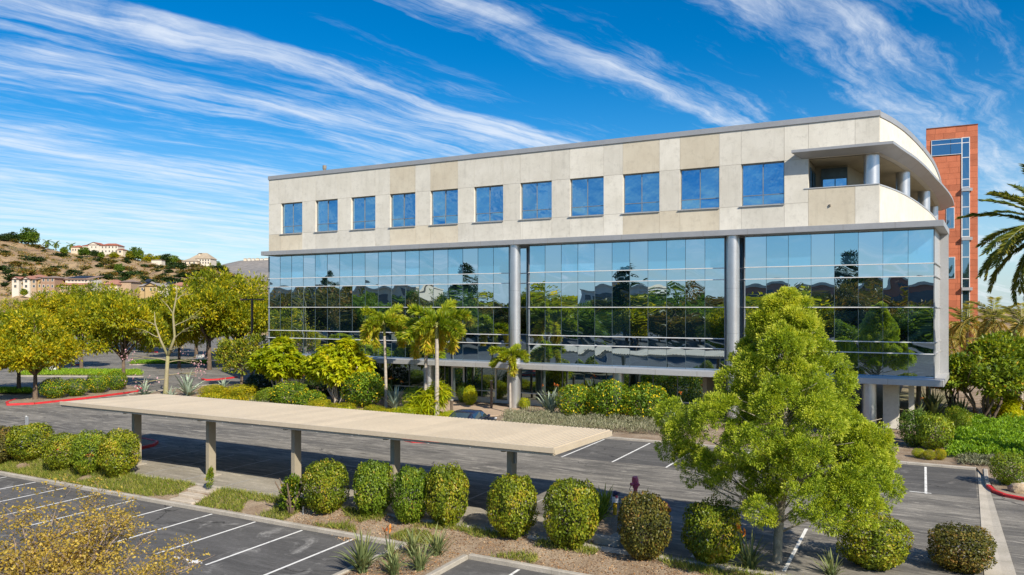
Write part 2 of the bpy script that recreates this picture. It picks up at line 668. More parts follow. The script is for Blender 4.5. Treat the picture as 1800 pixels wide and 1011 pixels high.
# the building's planting bed
bed = [(-61, 43.4), (2.25, 43.3), (2.4, 43.9), (2.4, 52.9), (-61, 52.9), (-62.5, 51), (-62.5, 45)]
kerb([(-60.3, 43.3), (2.25, 43.3)], M_conc, -.02, .13, .2)
kerb([(-60.3, 43.3), (-61.9, 43.9), (-62.8, 45), (-62.8, 58)], M_conc, -.02, .13, .18, 1.5)
structure(MB().sheet([(-61, 43.4), (2.5, 43.4), (2.5, 54.5), (-40, 54.5), (-53, 58), (-62.7, 58), (-62.7, 45)], .085).build('planting_bed', M_soil))
structure(MB().sheet([(2.3, 43.3), (2.8, 38), (3.9, 37.2), (60, 37.2), (60, 110), (2.5, 110)], .075).build('planting_bed', M_soil))
structure(MB().prism([(-35.2, 46.8), (-28.0, 46.4), (-26.6, 48.6), (-27.2, 52.4), (-38.5, 53.2), (-37.2, 49.5)], .05, .13).build('path', M_walk))
# island with the red kerb at the right, and the concrete gutter beside it
a1 = [(2.62, 43.2), (2.52, 41), (2.5, 39.4), (2.65, 38.4), (3.0, 37.75), (3.6, 37.4), (4.6, 37.2), (9, 37.0)]
kerb(a1[:3], M_conc, -.02, .13, .18, 1.6)
kerb(a1[2:], M_red, -.02, .13, .18, 1.0)
gut = bpy.data.objects.new('gutter', None)
col.objects.link(gut)
structure(gut)
gut.location = (2, 34, 0)
WLOC[gut.name] = Vector((2, 34, 0))
for i in range(9):
    v0, v1 = 43.2 - i * 2.15, 43.2 - (i + 1) * 2.15 + .012
    le = lambda v: 2.30 - (43.2 - v) * .043
    ri = lambda v: 2.52 if v > 38.5 else 2.52 - (38.5 - v) * .010
    m_ = lambda v: (le(v) + ri(v)) / 2 + .05
    vs = [(le(v0), v0, .006), (m_(v0), v0, -.012), (ri(v0), v0, .006), (le(v1), v1, .006), (m_(v1), v1, -.012), (ri(v1), v1, .006)]
    vs = [(x, y, z + .012) for x, y, z in vs]
    MB().add(vs, [(0, 3, 4, 1), (1, 4, 5, 2)]).build('gutter_slab', M_gutter, gut)


# the planting strip: a soft bank
def bank(u, v):
    t = min(1, max(0, (v - VS0) / (VS1 - VS0)))
    t = t * t * (3 - 2 * t)
    z = ZN + .12 + t * (-.02 - ZN - .12)
    return z + .05 * mnoise.noise((u * .7, v * 1.1, 0)) + .025 * mnoise.noise((u * 3, v * 3, 4)) - .02


def grid(name, u0, u1, v0, v1, du, dv, zf, mat):
    nu, nv = int((u1 - u0) / du) + 1, int((v1 - v0) / dv) + 1
    U, V = np.linspace(u0, u1, nu), np.linspace(v0, v1, nv)
    P = np.array([(a, b, zf(a, b)) for b in V for a in U])
    q = np.array([(j * nu + i, j * nu + i + 1, (j + 1) * nu + i + 1, (j + 1) * nu + i) for j in range(nv - 1) for i in range(nu - 1)])
    me = np_mesh(name, P, q, smooth=True)
    return structure(link_mesh(name, me, mat))


def strip_mat():
    m, nt, p = new_mat('bank_soil')
    pos = coords(nt)
    n1 = nz(nt, pos, .9, 6, .7)
    n2 = nz(nt, pos, 24, 4, .8)
    n3 = nz(nt, pos, 5, 4, .7)
    c = mix(nt, mr(nt, n1, .35, .65), (.235, .165, .105), (.36, .28, .195))
    c = mix(nt, mr(nt, n3, .55, .75, 0, .7), c, (.15, .095, .06))
    c = mix(nt, 1.0, c, mix(nt, mr(nt, n2, .25, .75), (.55,) * 3, (1.4,) * 3), 'MULTIPLY')
    L(nt, c, p.inputs['Base Color'])
    p.inputs['Roughness'].default_value = .95
    bump(nt, p, n2, .9, .03)
    return m


M_bank = strip_mat()
grid('planting_strip', -64, 8, VS0 + .05, VS1, .25, .16, bank, M_bank)
grid('planting_peninsula', -15.82, -13.48, 14, VS0 + .1, .25, .25, lambda u, v: ZN + .10 + .05 * mnoise.noise((u, v, 2)), M_bank)

# grass and debris nobody could count
M_grass = leaf_mat('grass_blade', [(0, (.09, .15, .018)), (.5, (.22, .27, .03)), (1, (.42, .38, .10))], .3, .6, 0, 0)


def scatter_blades(name, pts, ln, wd, lab, mat, cat='grass', lean=.5):
    n = len(pts)
    D = np.stack([rng.normal(0, lean, n), rng.normal(0, lean, n), np.ones(n)], 1)
    o = link_mesh(name, leaves(name, pts, D, ln * rng.uniform(.5, 1.3, n), wd * rng.uniform(.7, 1.3, n), rng.random(n)), mat)
    tag(o, lab, cat)
    o['kind'] = 'stuff'
    return o


pts = []
while len(pts) < 46000:
    u, v = random.uniform(-58, 5.0), random.uniform(VS0 + .12, VS1 + .02)
    k = mnoise.noise((u * .55, v * .9, 1.3)) + (.55 if u < -33 else (.12 if u < -24 else (-.12 if u < -19 else -.25)))
    if v > VS1 - .55:
        k += .3
    if -28.4 < u < -26.7:
        k -= .8
    if k > 0.02:
        pts.append((u, v, bank(u, v) - .01))
scatter_blades('grass', np.array(pts), .21, .020, 'rough yellow green grass on the bank beside the carport', M_grass, lean=.55)
M_chip = leaf_mat('fallen_leaf', [(0, (.10, .05, .03)), (.5, (.34, .17, .06)), (1, (.55, .40, .24))], .1, .8, 0, 0)
pts = []
for _ in range(9000):
    u, v = random.uniform(-22, 6), random.uniform(VS0 + .1, VS1)
    pts.append((u, v, bank(u, v) + .012))
for _ in range(2500):
    u, v = random.uniform(-15.7, -13.6), random.uniform(17, VS0)
    pts.append((u, v, ZN + .115 + .05 * mnoise.noise((u, v, 2))))
pts = np.array(pts)
n = len(pts)
o = link_mesh('leaf_litter', leaves('leaf_litter', pts, np.stack([rng.normal(size=n), rng.normal(size=n), rng.normal(0, .25, n)], 1),
              rng.uniform(.03, .08, n), rng.uniform(.02, .05, n), rng.random(n)), M_chip)
tag(o, 'dry brown leaf litter scattered under the clipped bushes', 'leaf litter')['kind'] = 'stuff'
pts = []
for (px, py, nn, sp) in ((610, 948, 90, .35), (95, 858, 40, .5)):
    c = gp(px, py, ZN)
    for _ in range(nn):
        pts.append((c.x + random.gauss(0, sp), c.y + random.gauss(0, sp * .4), ZN + .012))
pts = np.array(pts)
n = len(pts)
o = link_mesh('leaf_litter', leaves('leaf_litter', pts, np.stack([rng.normal(size=n), rng.normal(size=n), rng.normal(0, .2, n)], 1),
              rng.uniform(.04, .09, n), rng.uniform(.03, .06, n), .6 + .4 * rng.random(n)), M_chip)
tag(o, 'small drift of orange leaves against the near lot kerb', 'leaf litter')['kind'] = 'stuff'

# stone steps up the bank
st = thing('stone_steps', 'short flight of pale stone steps up the grassy bank', 'steps', (-27.6, 22.6, ZN))
M_stone = pmat('step_stone', (.52, .45, .36), (.42, .36, .28), 2, .85, .15, 20, .3, .01)
for k in range(3):
    MB().box(-28.3, -26.9 + .04 * k, VS0 + .12 + .46 * k, VS0 + .12 + .46 * k + .5, ZN - .05, ZN + .2 + .13 * k).build('step', M_stone, st, bevel=.02)

# planted islands at the bay ends
for pts_, zz in (([(-27.6, 43.2), (-27.6, 37.8), (-27.0, 37.0), (-26.1, 36.7), (-25.3, 37.0), (-24.7, 37.8), (-24.7, 43.2)], .11),
                 ([(-41.5, 23.9), (-41.5, 29.6), (-40.6, 29.9), (-39.0, 29.6), (-38.3, 28.8), (-38.1, 27.6), (-38.4, 26.2), (-39, 23.9)], .11)):
    structure(MB().prism(pts_, -.02, zz).build('island', M_soil))
    kerb(pts_, M_red, -.02, .15, .16, .9)

# ================================================================== OFFICE BUILDING
G = 53.0                                   # plane of the facade
UL = fu(472.5, G)
Z_SLAB0, Z_SLAB1 = 3.15, 3.53
Z_LED0, Z_LED1 = 12.62, 13.0
Z_SILL, Z_HEAD, Z_PAR, Z_TOP = 14.62, 17.46, 19.75, 20.1
ZR = [3.55, 5.01, 5.70, 7.84, 9.72, 10.51, 12.6]


def concrete(name, a, b, streak):
    m, nt, p = new_mat(name)
    pos = coords(nt)
    oi = N(nt, 'ShaderNodeObjectInfo')
    off = N(nt, 'ShaderNodeVectorMath', operation='ADD')
    L(nt, pos, off.inputs[0])
    cb = N(nt, 'ShaderNodeCombineXYZ')
    L(nt, mr(nt, oi.outputs['Random'], 0, 1, 0, 40), cb.inputs[0])
    L(nt, cb.outputs[0], off.inputs[1])
    n1 = nz(nt, off.outputs[0], .55, 6, .62, .4)
    n2 = nz(nt, off.outputs[0], 3.2, 6, .7, .2)
    st = N(nt, 'ShaderNodeMapping')
    st.inputs['Scale'].default_value = (2.6, 2.6, .22)
    L(nt, off.outputs[0], st.inputs['Vector'])
    n3 = nz(nt, st.outputs[0], 1.0, 5, .7)
    fine = nz(nt, pos, 24, 4, .7)
    c = mix(nt, mr(nt, n1, .33, .68), a, b)
    c = mix(nt, mr(nt, n2, .48, .74, 0, .50), c, tuple(x * .74 for x in b))
    c = mix(nt, mr(nt, n3, .5, .8, 0, streak), c, tuple(x * .66 for x in b))
    c = mix(nt, 1.0, c, mix(nt, mr(nt, fine, .25, .75), (.92,) * 3, (1.08,) * 3), 'MULTIPLY')
    k = mr(nt, oi.outputs['Random'], 0, 1, .93, 1.06)
    cb2 = N(nt, 'ShaderNodeCombineXYZ')
    for i in range(3):
        L(nt, k, cb2.inputs[i])
    c = mix(nt, 1.0, c, cb2.outputs[0], 'MULTIPLY')
    L(nt, c, p.inputs['Base Color'])
    p.inputs['Roughness'].default_value = .85
    bump(nt, p, n2, .15, .02)
    return m


M_panel = concrete('pale_concrete', (.70, .665, .585), (.62, .585, .505), .4)
M_tan = concrete('tan_concrete', (.65, .585, .46), (.59, .52, .40), .4)
M_joint = pmat('joint_dark', (.26, .23, .19), (.20, .18, .15), 3, .9)
M_alu = pmat('clad_metal', (.52, .52, .52), (.47, .47, .47), .6, .42, .05, 9, metal=.35)
M_fascia = pmat('fascia_metal', (.40, .40, .405), (.36, .36, .365), .6, .45, .05, 9, metal=.3)
M_silver = pmat('column_silver', (.62, .62, .63), (.56, .56, .57), 1.2, .33, .05, 12, metal=.75)
M_rail = pmat('rail_silver', (.80, .80, .79), (.72, .72, .71), 2, .4, .06, 12, metal=.1)
M_mull = pmat('mullion_dark', (.11, .15, .17), (.08, .11, .125), 2, .45, .06, 12, metal=.3)
M_frame = pmat('window_frame', (.30, .32, .33), (.25, .26, .28), 2, .45, .06, 12, metal=.4)
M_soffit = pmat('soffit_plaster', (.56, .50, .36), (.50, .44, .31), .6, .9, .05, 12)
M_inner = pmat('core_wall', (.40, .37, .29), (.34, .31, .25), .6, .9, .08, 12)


def glass(name, body, refl, fac_lo, fac_hi, rough=.004, bscale=.7, bstr=.02):
    m, nt, p = new_mat(name)
    nt.nodes.remove(p)
    out = nt.nodes['Material Output']
    pos = coords(nt)
    gl = N(nt, 'ShaderNodeBsdfGlossy')
    gl.inputs['Color'].default_value = (*refl, 1)
    gl.inputs['Roughness'].default_value = rough
    df = N(nt, 'ShaderNodeBsdfDiffuse')
    oi = N(nt, 'ShaderNodeObjectInfo')
    L(nt, mix(nt, oi.outputs['Random'], tuple(x * .5 for x in body), tuple(x * 2.0 for x in body)), df.inputs['Color'])
    b = N(nt, 'ShaderNodeBump')
    b.inputs['Strength'].default_value = bstr
    b.inputs['Distance'].default_value = .05
    L(nt, nz(nt, pos, bscale, 2, .5), b.inputs['Height'])
    L(nt, b.outputs[0], gl.inputs['Normal'])
    fr = N(nt, 'ShaderNodeFresnel', IOR=1.5)
    k = mr(nt, fr.outputs[0], .04, .5, fac_lo, fac_hi)
    ms = N(nt, 'ShaderNodeMixShader')
    L(nt, k, ms.inputs[0])
    L(nt, df.outputs[0], ms.inputs[1])
    L(nt, gl.outputs[0], ms.inputs[2])
    L(nt, ms.outputs[0], out.inputs[0])
    return m


M_glass = glass('curtain_glass', (.006, .020, .030), (.60, .78, .94), .74, .95)
M_blind = glass('curtain_glass_with_blind', (.05, .16, .27), (.50, .78, .98), .64, .92)
M_wglass = glass('upper_window_glass', (.004, .04, .10), (.36, .62, .86), .68, .95, .006, 1.3, .3)
M_gglass = glass('ground_glass', (.012, .03, .032), (.62, .78, .78), .38, .9)

bld = thing('office_building', 'cream concrete and mirror glass office building with curved corner balcony', 'office building', (-26, 60, 0))


def pane_mesh(w, h, bow, kind):
    """a pane of w by h in x,z that bows a few millimetres, as sealed units do"""
    n = 9
    vs, fs = [], []
    ph = random.uniform(0, 6.28)
    for j in range(n):
        for i in range(n):
            a, b = i / (n - 1), j / (n - 1)
            e = 4 * a * (1 - a) * (0.35 + 0.65 * 4 * b * (1 - b))
            d = bow * e + bow * .45 * math.sin(ph + 3.1 * a + 2.3 * b * kind)
            vs.append(((a - .5) * w, d, (b - .5) * h))
    for j in range(n - 1):
        for i in range(n - 1):
            fs.append((j * n + i, j * n + i + 1, (j + 1) * n + i + 1, (j + 1) * n + i))
    return MB().add(vs, fs).mesh('pane', smooth=True)


PANES = {}


def pane(u0, u1, z0, z1, v, mat, parent, bow=.0026, tilt=.0012, lean=0):
    w, h = round(u1 - u0 - .004, 2), round(z1 - z0 - .004, 2)
    key = (w, h, mat.name)
    if key not in PANES:
        PANES[key] = [pane_mesh(w, h, bow * f, k) for k, f in enumerate((1.0, .7, 1.35, -.5))]
        for me in PANES[key]:
            me.materials.append(mat)
    me = random.choice(PANES[key])
    c = Vector(((u0 + u1) / 2, v, (z0 + z1) / 2)) - wloc(parent)
    return link_mesh('pane', me, mat, parent, c, (random.gauss(0, tilt) + lean, 0, random.gauss(0, tilt)))


# --- upper storey: precast panels round punched windows
WX = [(494.1, 531.2), (554.4, 593.5), (617.3, 659.7), (685.5, 730), (756.7, 804.8), (833.3, 884.3), (914.6, 969.7),
      (1001.7, 1061), (1094.9, 1159), (1195.2, 1264.3), (1302.9, 1378.6)]
WU = [(fu(a, G), fu(b, G)) for a, b in WX]
UC = fu(1546, G)                           # the corner of the upper storey
U_BAL = fu(1421, G)
edges = [UL]
for a, b in WU:
    edges += [a, b]
edges += [U_BAL]
GAP = .007
PT = .42


def panel(u0, u1, z0, z1, mat):
    return MB().box(u0 + GAP, u1 - GAP, G, G + PT, z0 + GAP, z1 - GAP).build('concrete_panel', mat, bld)


for i in range(len(edges) - 1):
    u0, u1 = edges[i], edges[i + 1]
    win = i % 2 == 1
    wi = (i - 1) // 2
    panel(u0, u1, Z_HEAD, Z_PAR, M_tan if win and wi in (3, 4, 8, 9) else M_panel)
    if not win:
        panel(u0, u1, Z_SILL, Z_HEAD, M_panel)
    low_tan = i in (0, 1, 7, 8, 9, 17, 18, 19)
    panel(u0, u1, Z_LED1, Z_SILL, M_tan if low_tan else M_panel)
U_J = fu(1503, G)
for a, b in ((U_BAL, U_J), (U_J, UC)):
    panel(a, b, Z_HEAD + .02, Z_PAR, M_panel)
    panel(a, b, Z_LED1, 15.5, M_tan if a == U_BAL else M_panel)
MB().box(UL + .03, U_BAL - .05, G + PT - .02, 84, Z_LED1 - .1, Z_PAR - .2).build('backing_wall', M_joint, bld)
# window units
for k, (a, b) in enumerate(WU):
    ww = MB()
    vf = G + .24
    zt = Z_SILL + (Z_HEAD - Z_SILL) * .25
    fw = .045
    for (x0, x1, z0, z1) in ((a + .012, a + .07, Z_SILL, Z_HEAD), (b - .07, b - .012, Z_SILL, Z_HEAD),
                             (a + .07, b - .07, Z_HEAD - .08, Z_HEAD - .012), (a + .07, b - .07, Z_SILL + .012, Z_SILL + .08),
                             ((a + b) / 2 - fw / 2, (a + b) / 2 + fw / 2, Z_SILL + .08, Z_HEAD - .08),
                             (a + .07, (a + b) / 2 - fw / 2, zt - fw / 2, zt + fw / 2), ((a + b) / 2 + fw / 2, b - .07, zt - fw / 2, zt + fw / 2)):
        ww.box(x0, x1, vf - .04, vf + .06, z0, z1)
    win = ww.build('window', M_frame, bld)
    MB().box(a - .12, b + .03, G - .09, vf - .05, Z_SILL - .05, Z_SILL + .01).build('sill', M_alu, win)
    m_ = (a + b) / 2
    for (x0, x1) in ((a + .07, m_ - fw / 2), (m_ + fw / 2, b - .07)):
        pane(x0, x1, Z_SILL + .08, zt - fw / 2, vf + .01, M_wglass, win, .006, .012)
        pane(x0, x1, zt + fw / 2, Z_HEAD - .08, vf + .01, M_wglass, win, .009, .014)

# --- the curved end
CURVE = [(UC + .02, 53.43), (-1.85, 55.3), (-1.26, 58.0), (-.76, 61.0), (-.29, 64.3), (.2, 68.2), (.67, 72.6), (1.05, 77.5), (1.37, 82.8), (1.6, 88)]


def resample(pts, n):
    P = [Vector((p[0], p[1], 0)) for p in pts]
    d = [0]
    for a, b in zip(P[:-1], P[1:]):
        d.append(d[-1] + (b - a).length)
    out = []
    for i in range(n):
        t = d[-1] * i / (n - 1)
        k = max(j for j in range(len(d)) if d[j] <= t + 1e-9)
        k = min(k, len(P) - 2)
        f = (t - d[k]) / (d[k + 1] - d[k])
        p0, p1, p2, p3 = P[max(k - 1, 0)], P[k], P[k + 1], P[min(k + 2, len(P) - 1)]
        out.append(.5 * ((2 * p1) + (-p0 + p2) * f + (2 * p0 - 5 * p1 + 4 * p2 - p3) * f * f + (-p0 + 3 * p1 - 3 * p2 + p3) * f ** 3))
    return out


CV = resample(CURVE, 33)


def curved(z0, z1, out=0.0, th=.4, pts=CV):
    m = MB()
    n = len(pts)
    vs = []
    for p in pts:
        for (du, z) in ((out, z0), (out, z1), (out - th, z1), (out - th, z0)):
            vs.append((p.x + du, p.y, z))
    fs = [(0, 1, 2, 3), ((n - 1) * 4 + 3, (n - 1) * 4 + 2, (n - 1) * 4 + 1, (n - 1) * 4)]
    for i in range(n - 1):
        for j in range(4):
            fs.append((i * 4 + j, (i + 1) * 4 + j, (i + 1) * 4 + (j + 1) % 4, i * 4 + (j + 1) % 4))
    return m.add(vs, fs)


curved(Z_HEAD + .02, Z_PAR, -.002, .4).build('curved_wall', M_panel, bld, True, 40)
curved(Z_LED1, 15.46, -.002, .35).build('curved_parapet', M_panel, bld, True, 40)
curved(15.46, 15.55, .03, .45).build('parapet_cap', M_alu, bld, True, 40)
MB().box(U_BAL - .25, UC + .01, G - .04, G + PT + .03, 15.49, 15.55).build('parapet_cap', M_alu, bld)
# coping and roof
curved(Z_PAR, Z_TOP, .06, .5).build('coping', M_fascia, bld, True, 40)
MB().box(UL - .05, UC + .055, G - .07, G + .5, Z_PAR, Z_TOP).build('coping', M_fascia, bld)
MB().add([(UL, G + .5, 19.7)] + [(UC - .2, G + .5, 19.7)] + [(p.x - .3, p.y, 19.7) for p in CV[2:]] + [(UL, 88, 19.7)],
         [tuple(range(len(CV) + 1))]).build('roof', M_joint, bld)
MB().box(UL, UL + .3, G + PT, 88, Z_LED1, Z_TOP - .01).build('end_wall', M_panel, bld)
# canopy over the balcony
OUT = [(-1.60, 52.05), (-1.02, 55.2), (-.41, 58.4), (.25, 62.9), (.85, 67.8), (1.45, 72.6), (2.0, 77.5), (2.4, 82), (2.68, 86.8)]
CO = resample(OUT, 33)
UT = fu(1391, 52.1)
top, bot, inn = [], [], []
loopo = [Vector((UT, 52.1, 0))] + CO
loopi = [Vector((UT + .55, 52.99, 0)), Vector((UC, 52.99, 0))] + CV[1:]
m = MB()
n = len(loopo)
vs = [(p.x, p.y, 17.93) for p in loopo] + [(p.x, p.y, 17.76) for p in loopo] + [(p.x, p.y, 17.47) for p in loopi] + \
     [(p.x, p.y + (.5 if i < 2 else 0), 18.02) for i, p in enumerate(loopi)]
fs = []
for i in range(n - 1):
    fs += [(i, n + i, n + i + 1, i + 1), (n + i, 2 * n + i, 2 * n + i + 1, n + i + 1), (i, i + 1, 3 * n + i + 1, 3 * n + i)]
fs += [(0, 3 * n, 2 * n, n), (n - 1, 2 * n - 1, 3 * n - 1, 4 * n - 1)]
m.add(vs, fs).build('canopy', M_fascia, bld)
m = MB()
for i in range(0, n, 4):                   # panel seams of the canopy's underside
    a, b = Vector(vs[n + i]), Vector(vs[2 * n + i])
    d = (vs[n + min(i + 1, n - 1)][0] - vs[n + max(i - 1, 0)][0], vs[n + min(i + 1, n - 1)][1] - vs[n + max(i - 1, 0)][1])
    t = Vector((d[0], d[1], 0)).normalized() * .012
    m.add([a - t + Vector((0, 0, -.004)), a + t + Vector((0, 0, -.004)), b + t + Vector((0, 0, -.004)), b - t + Vector((0, 0, -.004))], [(0, 1, 2, 3)])
m.build('canopy_seam', M_joint, bld)
# balcony: ceiling, floor, core walls, glazing, columns
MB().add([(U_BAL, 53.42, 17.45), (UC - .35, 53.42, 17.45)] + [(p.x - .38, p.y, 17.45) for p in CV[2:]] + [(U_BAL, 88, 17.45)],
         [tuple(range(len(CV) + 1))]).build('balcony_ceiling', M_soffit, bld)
MB().add([(U_BAL, 53.3, 13.25), (UC - .3, 53.3, 13.25)] + [(p.x - .3, p.y, 13.25) for p in CV[2:]] + [(U_BAL, 88, 13.25)],
         [tuple(range(len(CV) + 1))]).build('balcony_floor', M_conc, bld)
UK = fu(1490, 56.6)
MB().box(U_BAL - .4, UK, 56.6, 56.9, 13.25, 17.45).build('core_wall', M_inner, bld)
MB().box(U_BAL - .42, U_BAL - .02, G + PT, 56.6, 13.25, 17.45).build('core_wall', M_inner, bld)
mcore = MB()
for i in range(6):
    v0, v1 = 56.9 + i * 5, 56.9 + (i + 1) * 5
    uo = lambda v: UK + (np.interp(v, [p.y for p in CV], [p.x for p in CV]) - np.interp(56.9, [p.y for p in CV], [p.x for p in CV])) * .95
    mcore.add([(uo(v0), v0, 13.25), (uo(v1), v1, 13.25), (uo(v1), v1, 17.45), (uo(v0), v0, 17.45)], [(0, 1, 2, 3)])
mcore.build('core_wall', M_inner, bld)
for i in range(1, 6):
    v0 = 56.9 + i * 5
    fr = MB().box(uo(v0) + .02, uo(v0) + .14, v0, v0 + 3.4, 13.4, 17.2).build('balcony_window', M_mull, bld)
    MB().add([(uo(v0) + .15, v0 + .1, 13.5), (uo(v0) + .15 + .05, v0 + 3.3, 13.5), (uo(v0) + .15 + .05, v0 + 3.3, 17.1), (uo(v0) + .15, v0 + .1, 17.1)],
             [(0, 1, 2, 3)]).build('pane', M_wglass, fr)
a, b = fu(1447, 56.55), fu(1490, 56.55) - .02
bw = MB().box(a - .12, b, 56.5, 56.58, 13.3, 17.3).build('balcony_window', M_mull, bld)
for x0, x1 in ((a, (a + b) / 2 - .03), ((a + b) / 2 + .03, b - .05)):
    pane(x0, x1, 13.4, 16.55, 56.48, M_wglass, bw, .003, .002)
dw = MB().box(U_BAL - .01, U_BAL + .06, 53.7, 56.3, 13.3, 17.0).build('balcony_door', M_mull, bld)
for k in range(2):
    MB().box(U_BAL + .065, U_BAL + .08, 53.85 + k * 1.25, 54.9 + k * 1.25, 13.5, 16.8).build('pane', M_wglass, dw)


def px_of(u, v):
    return 900 + F * (CY * u + SY * v) / (-SY * u + CY * v)


for cx in (1532, 1587, 1624, 1641.5):
    best = min(np.linspace(53.7, 84, 600), key=lambda v: abs(px_of(np.interp(v, [p.y for p in CV], [p.x for p in CV]) - .62, v) - cx))
    uu = float(np.interp(best, [p.y for p in CV], [p.x for p in CV]) - .62)
    MB().cyl(uu, float(best), 13.25, 17.47, .46, 32).build('balcony_column', M_silver, bld, True, 40)
MB().cyl(fu(1459, G), G - .03, fz(1459, 361, G) - .06, fz(1459, 361, G) + .06, .07, 8).build('scupper', M_joint, bld)

# --- the ledge above the glass and the slab below it
UE = 1.07
led = [(fu(458.5, 51.95), 51.95), (UE, 51.95), (1.52, 58.6), (1.9, 88), (UL - .6, 88)]
MB().prism(led, Z_LED0, Z_LED1 - .002).build('ledge', M_fascia, bld, bevel=.015)
sl = [(UL - .6, 51.85), (UE, 51.85), (1.52, 58.6), (1.9, 88), (UL - .6, 88)]
MB().prism(sl, Z_SLAB0, Z_SLAB1).build('floor_slab', M_alu, bld, bevel=.015)
m = MB()
k = UL
while k < 1:
    m.box(k, k + .015, 51.843, 51.86, Z_SLAB0 + .01, Z_SLAB1 - .01)
    m.box(k + .4, k + .415, 51.943, 51.96, Z_LED0 + .01, Z_LED1 - .01)
    k += 2.9
m.build('cladding_joint', M_joint, bld)

# --- the curtain wall: three bays, notches behind the two tall columns
BAYS = [(UL, fu(895, G), 18), (fu(930, G), fu(1274, G), 11), (fu(1309, G), fu(1642, G), 8)]
NOTCH = [(BAYS[0][1], BAYS[1][0]), (BAYS[1][1], BAYS[2][0])]
for (a, b, nn) in BAYS:
    for i in range(nn):
        x0, x1 = a + (b - a) * i / nn, a + (b - a) * (i + 1) / nn
        for z0, z1 in zip(ZR[:-1], ZR[1:]):
            pane(x0, x1, z0, z1, G + .03, M_blind if z0 > 10 and (i * 7 + nn) % 5 < 3 else M_glass, bld, lean=.004 if z0 < 5.5 else 0)
        if i:
            MB().box(x0 - .010, x0 + .010, G + .012, G + .06, ZR[0], ZR[-1]).build('mullion', M_mull, bld)
    MB().box(a - .03, a + .03, G - .03, G + .1, ZR[0], ZR[-1]).build('mullion', M_frame, bld)
    MB().box(b - .03, b + .03, G - .03, G + .1, ZR[0], ZR[-1]).build('mullion', M_frame, bld)
    for z in ZR[1:-1]:
        MB().box(a - .02, b + .02, G - .10, G + .015, z - .026, z + .026).build('rail', M_rail, bld)
for (a, b) in NOTCH:
    for z0, z1 in zip(ZR[:-1], ZR[1:]):
        pane(a + .03, b - .03, z0, z1, G + .9, M_glass, bld)
    for z in ZR[1:-1]:
        MB().box(a + .03, b - .03, G + .78, G + .89, z - .032, z + .032).build('rail', M_rail, bld)
    for x in (a, b):
        MB().box(x - .05, x + .05, G + .1, G + .9, ZR[0], ZR[-1]).build('jamb', M_alu, bld)
# right-hand return: cladding, rails and the end fin
ue = BAYS[2][1]
MB().add([(ue + .03, G, 3.53), (.95, 57.7, 3.53), (.95, 57.7, 12.62), (ue + .03, G, 12.62)], [(0, 1, 2, 3)]).build('side_cladding', M_alu, bld)
MB().box(.95, 1.46, 57.7, 58.0, 3.53, 12.62).build('end_fin', M_alu, bld)
for z in ZR[1:-1]:
    MB().add([(ue, G - .1, z - .03), (ue + .12, G - .1, z - .03), (1.02, 57.7, z - .03), (.97, 57.7, z - .03),
              (ue, G - .1, z + .03), (ue + .12, G - .1, z + .03), (1.02, 57.7, z + .03), (.97, 57.7, z + .03)],
             [(0, 1, 2, 3), (7, 6, 5, 4), (0, 4, 5, 1), (1, 5, 6, 2), (2, 6, 7, 3), (3, 7, 4, 0)]).build('rail', M_alu, bld)
MB().box(UL, UL + .1, G + .1, 88, 3.53, 12.6).build('end_wall', M_glass, bld)

# --- columns from the ground
CU = [fu(905.5, 52.5), fu(1288.5, 52.5)]
sp_ = (CU[1] - CU[0]) / 2
for u in CU:
    c = MB().cyl(u, 52.5, .05, Z_LED0 + .02, .42, 40).build('tall_column', M_silver, bld, True, 40)
    for z in (6.1, 9.1):
        MB().cyl(u, 52.5, z, z + .015, .424, 40).build('column_joint', M_frame, c, True, 40)
for u in (CU[0] - sp_, CU[0] + sp_, CU[0] - 2 * sp_, CU[0] - 3 * sp_, CU[1] + sp_):
    MB().cyl(u, 52.9, .05, Z_SLAB0 + .02, .42, 32).build('column', M_silver, bld, True, 40)

# --- ground floor
VG = 54.7
ug0, ug1 = UL + .3, fu(1235, VG)
MB().box(ug0, ug1, VG - .12, VG + .3, .05, .5).build('plinth', M_panel, bld)
nn = 22
doors = [(fu(795.5, VG), fu(818, VG)), (fu(872, VG), fu(896, VG))]
for i in range(nn):
    x0, x1 = ug0 + (ug1 - ug0) * i / nn, ug0 + (ug1 - ug0) * (i + 1) / nn
    pane(x0, x1, .5, 1.0, VG + .05, M_gglass, bld)
    pane(x0, x1, 1.0, 3.15, VG + .05, M_gglass, bld)
    MB().box(x0 - .025, x0 + .025, VG - .03, VG + .08, .5, 3.15).build('mullion', M_frame, bld)
MB().box(ug0, ug1, VG - .06, VG + .03, .97, 1.03).build('rail', M_rail, bld)
for (a, b) in doors:
    d = MB()
    d.box(a, a + .12, VG - .2, VG - .08, .12, 2.95).box(b - .12, b, VG - .2, VG - .08, .12, 2.95)
    d.box(a + .12, b - .12, VG - .2, VG - .08, 2.80, 2.95).box(a + .12, b - .12, VG - .2, VG - .08, .12, .36)
    dd = d.build('door', M_rail, bld)
    pane(a + .12, b - .12, .36, 2.8, VG - .14, M_gglass, dd)
    MB().box(b - .1, b - .06, VG - .27, VG - .21, .95, 1.45).build('handle', M_silver, dd)
MB().box(ug1, ug1 + .3, VG, 88, .05, 3.15).build('ground_wall', M_inner, bld)
# concrete piers under the overhang
a, b = fu(1552, 55.2), fu(1579, 55.2)
MB().box(a, b, 55.2, 58.2, .05, 3.15).build('pier', M_panel, bld)
a, b = fu(1597, 56), fu(1607, 56)
MB().box(a, b, 56, 56.5, .05, 3.15).build('pier', M_panel, bld)
# vent pipe on the roof
m = MB().cyl(fu(570.5, 58), 58, 19.7, fz(570.5, 297, 58), .14, 10)
m.cyl(fu(570.5, 58), 58, fz(570.5, 297, 58) - .02, fz(570.5, 291, 58), .19, 10)
m.build('roof_vent', M_joint, bld)

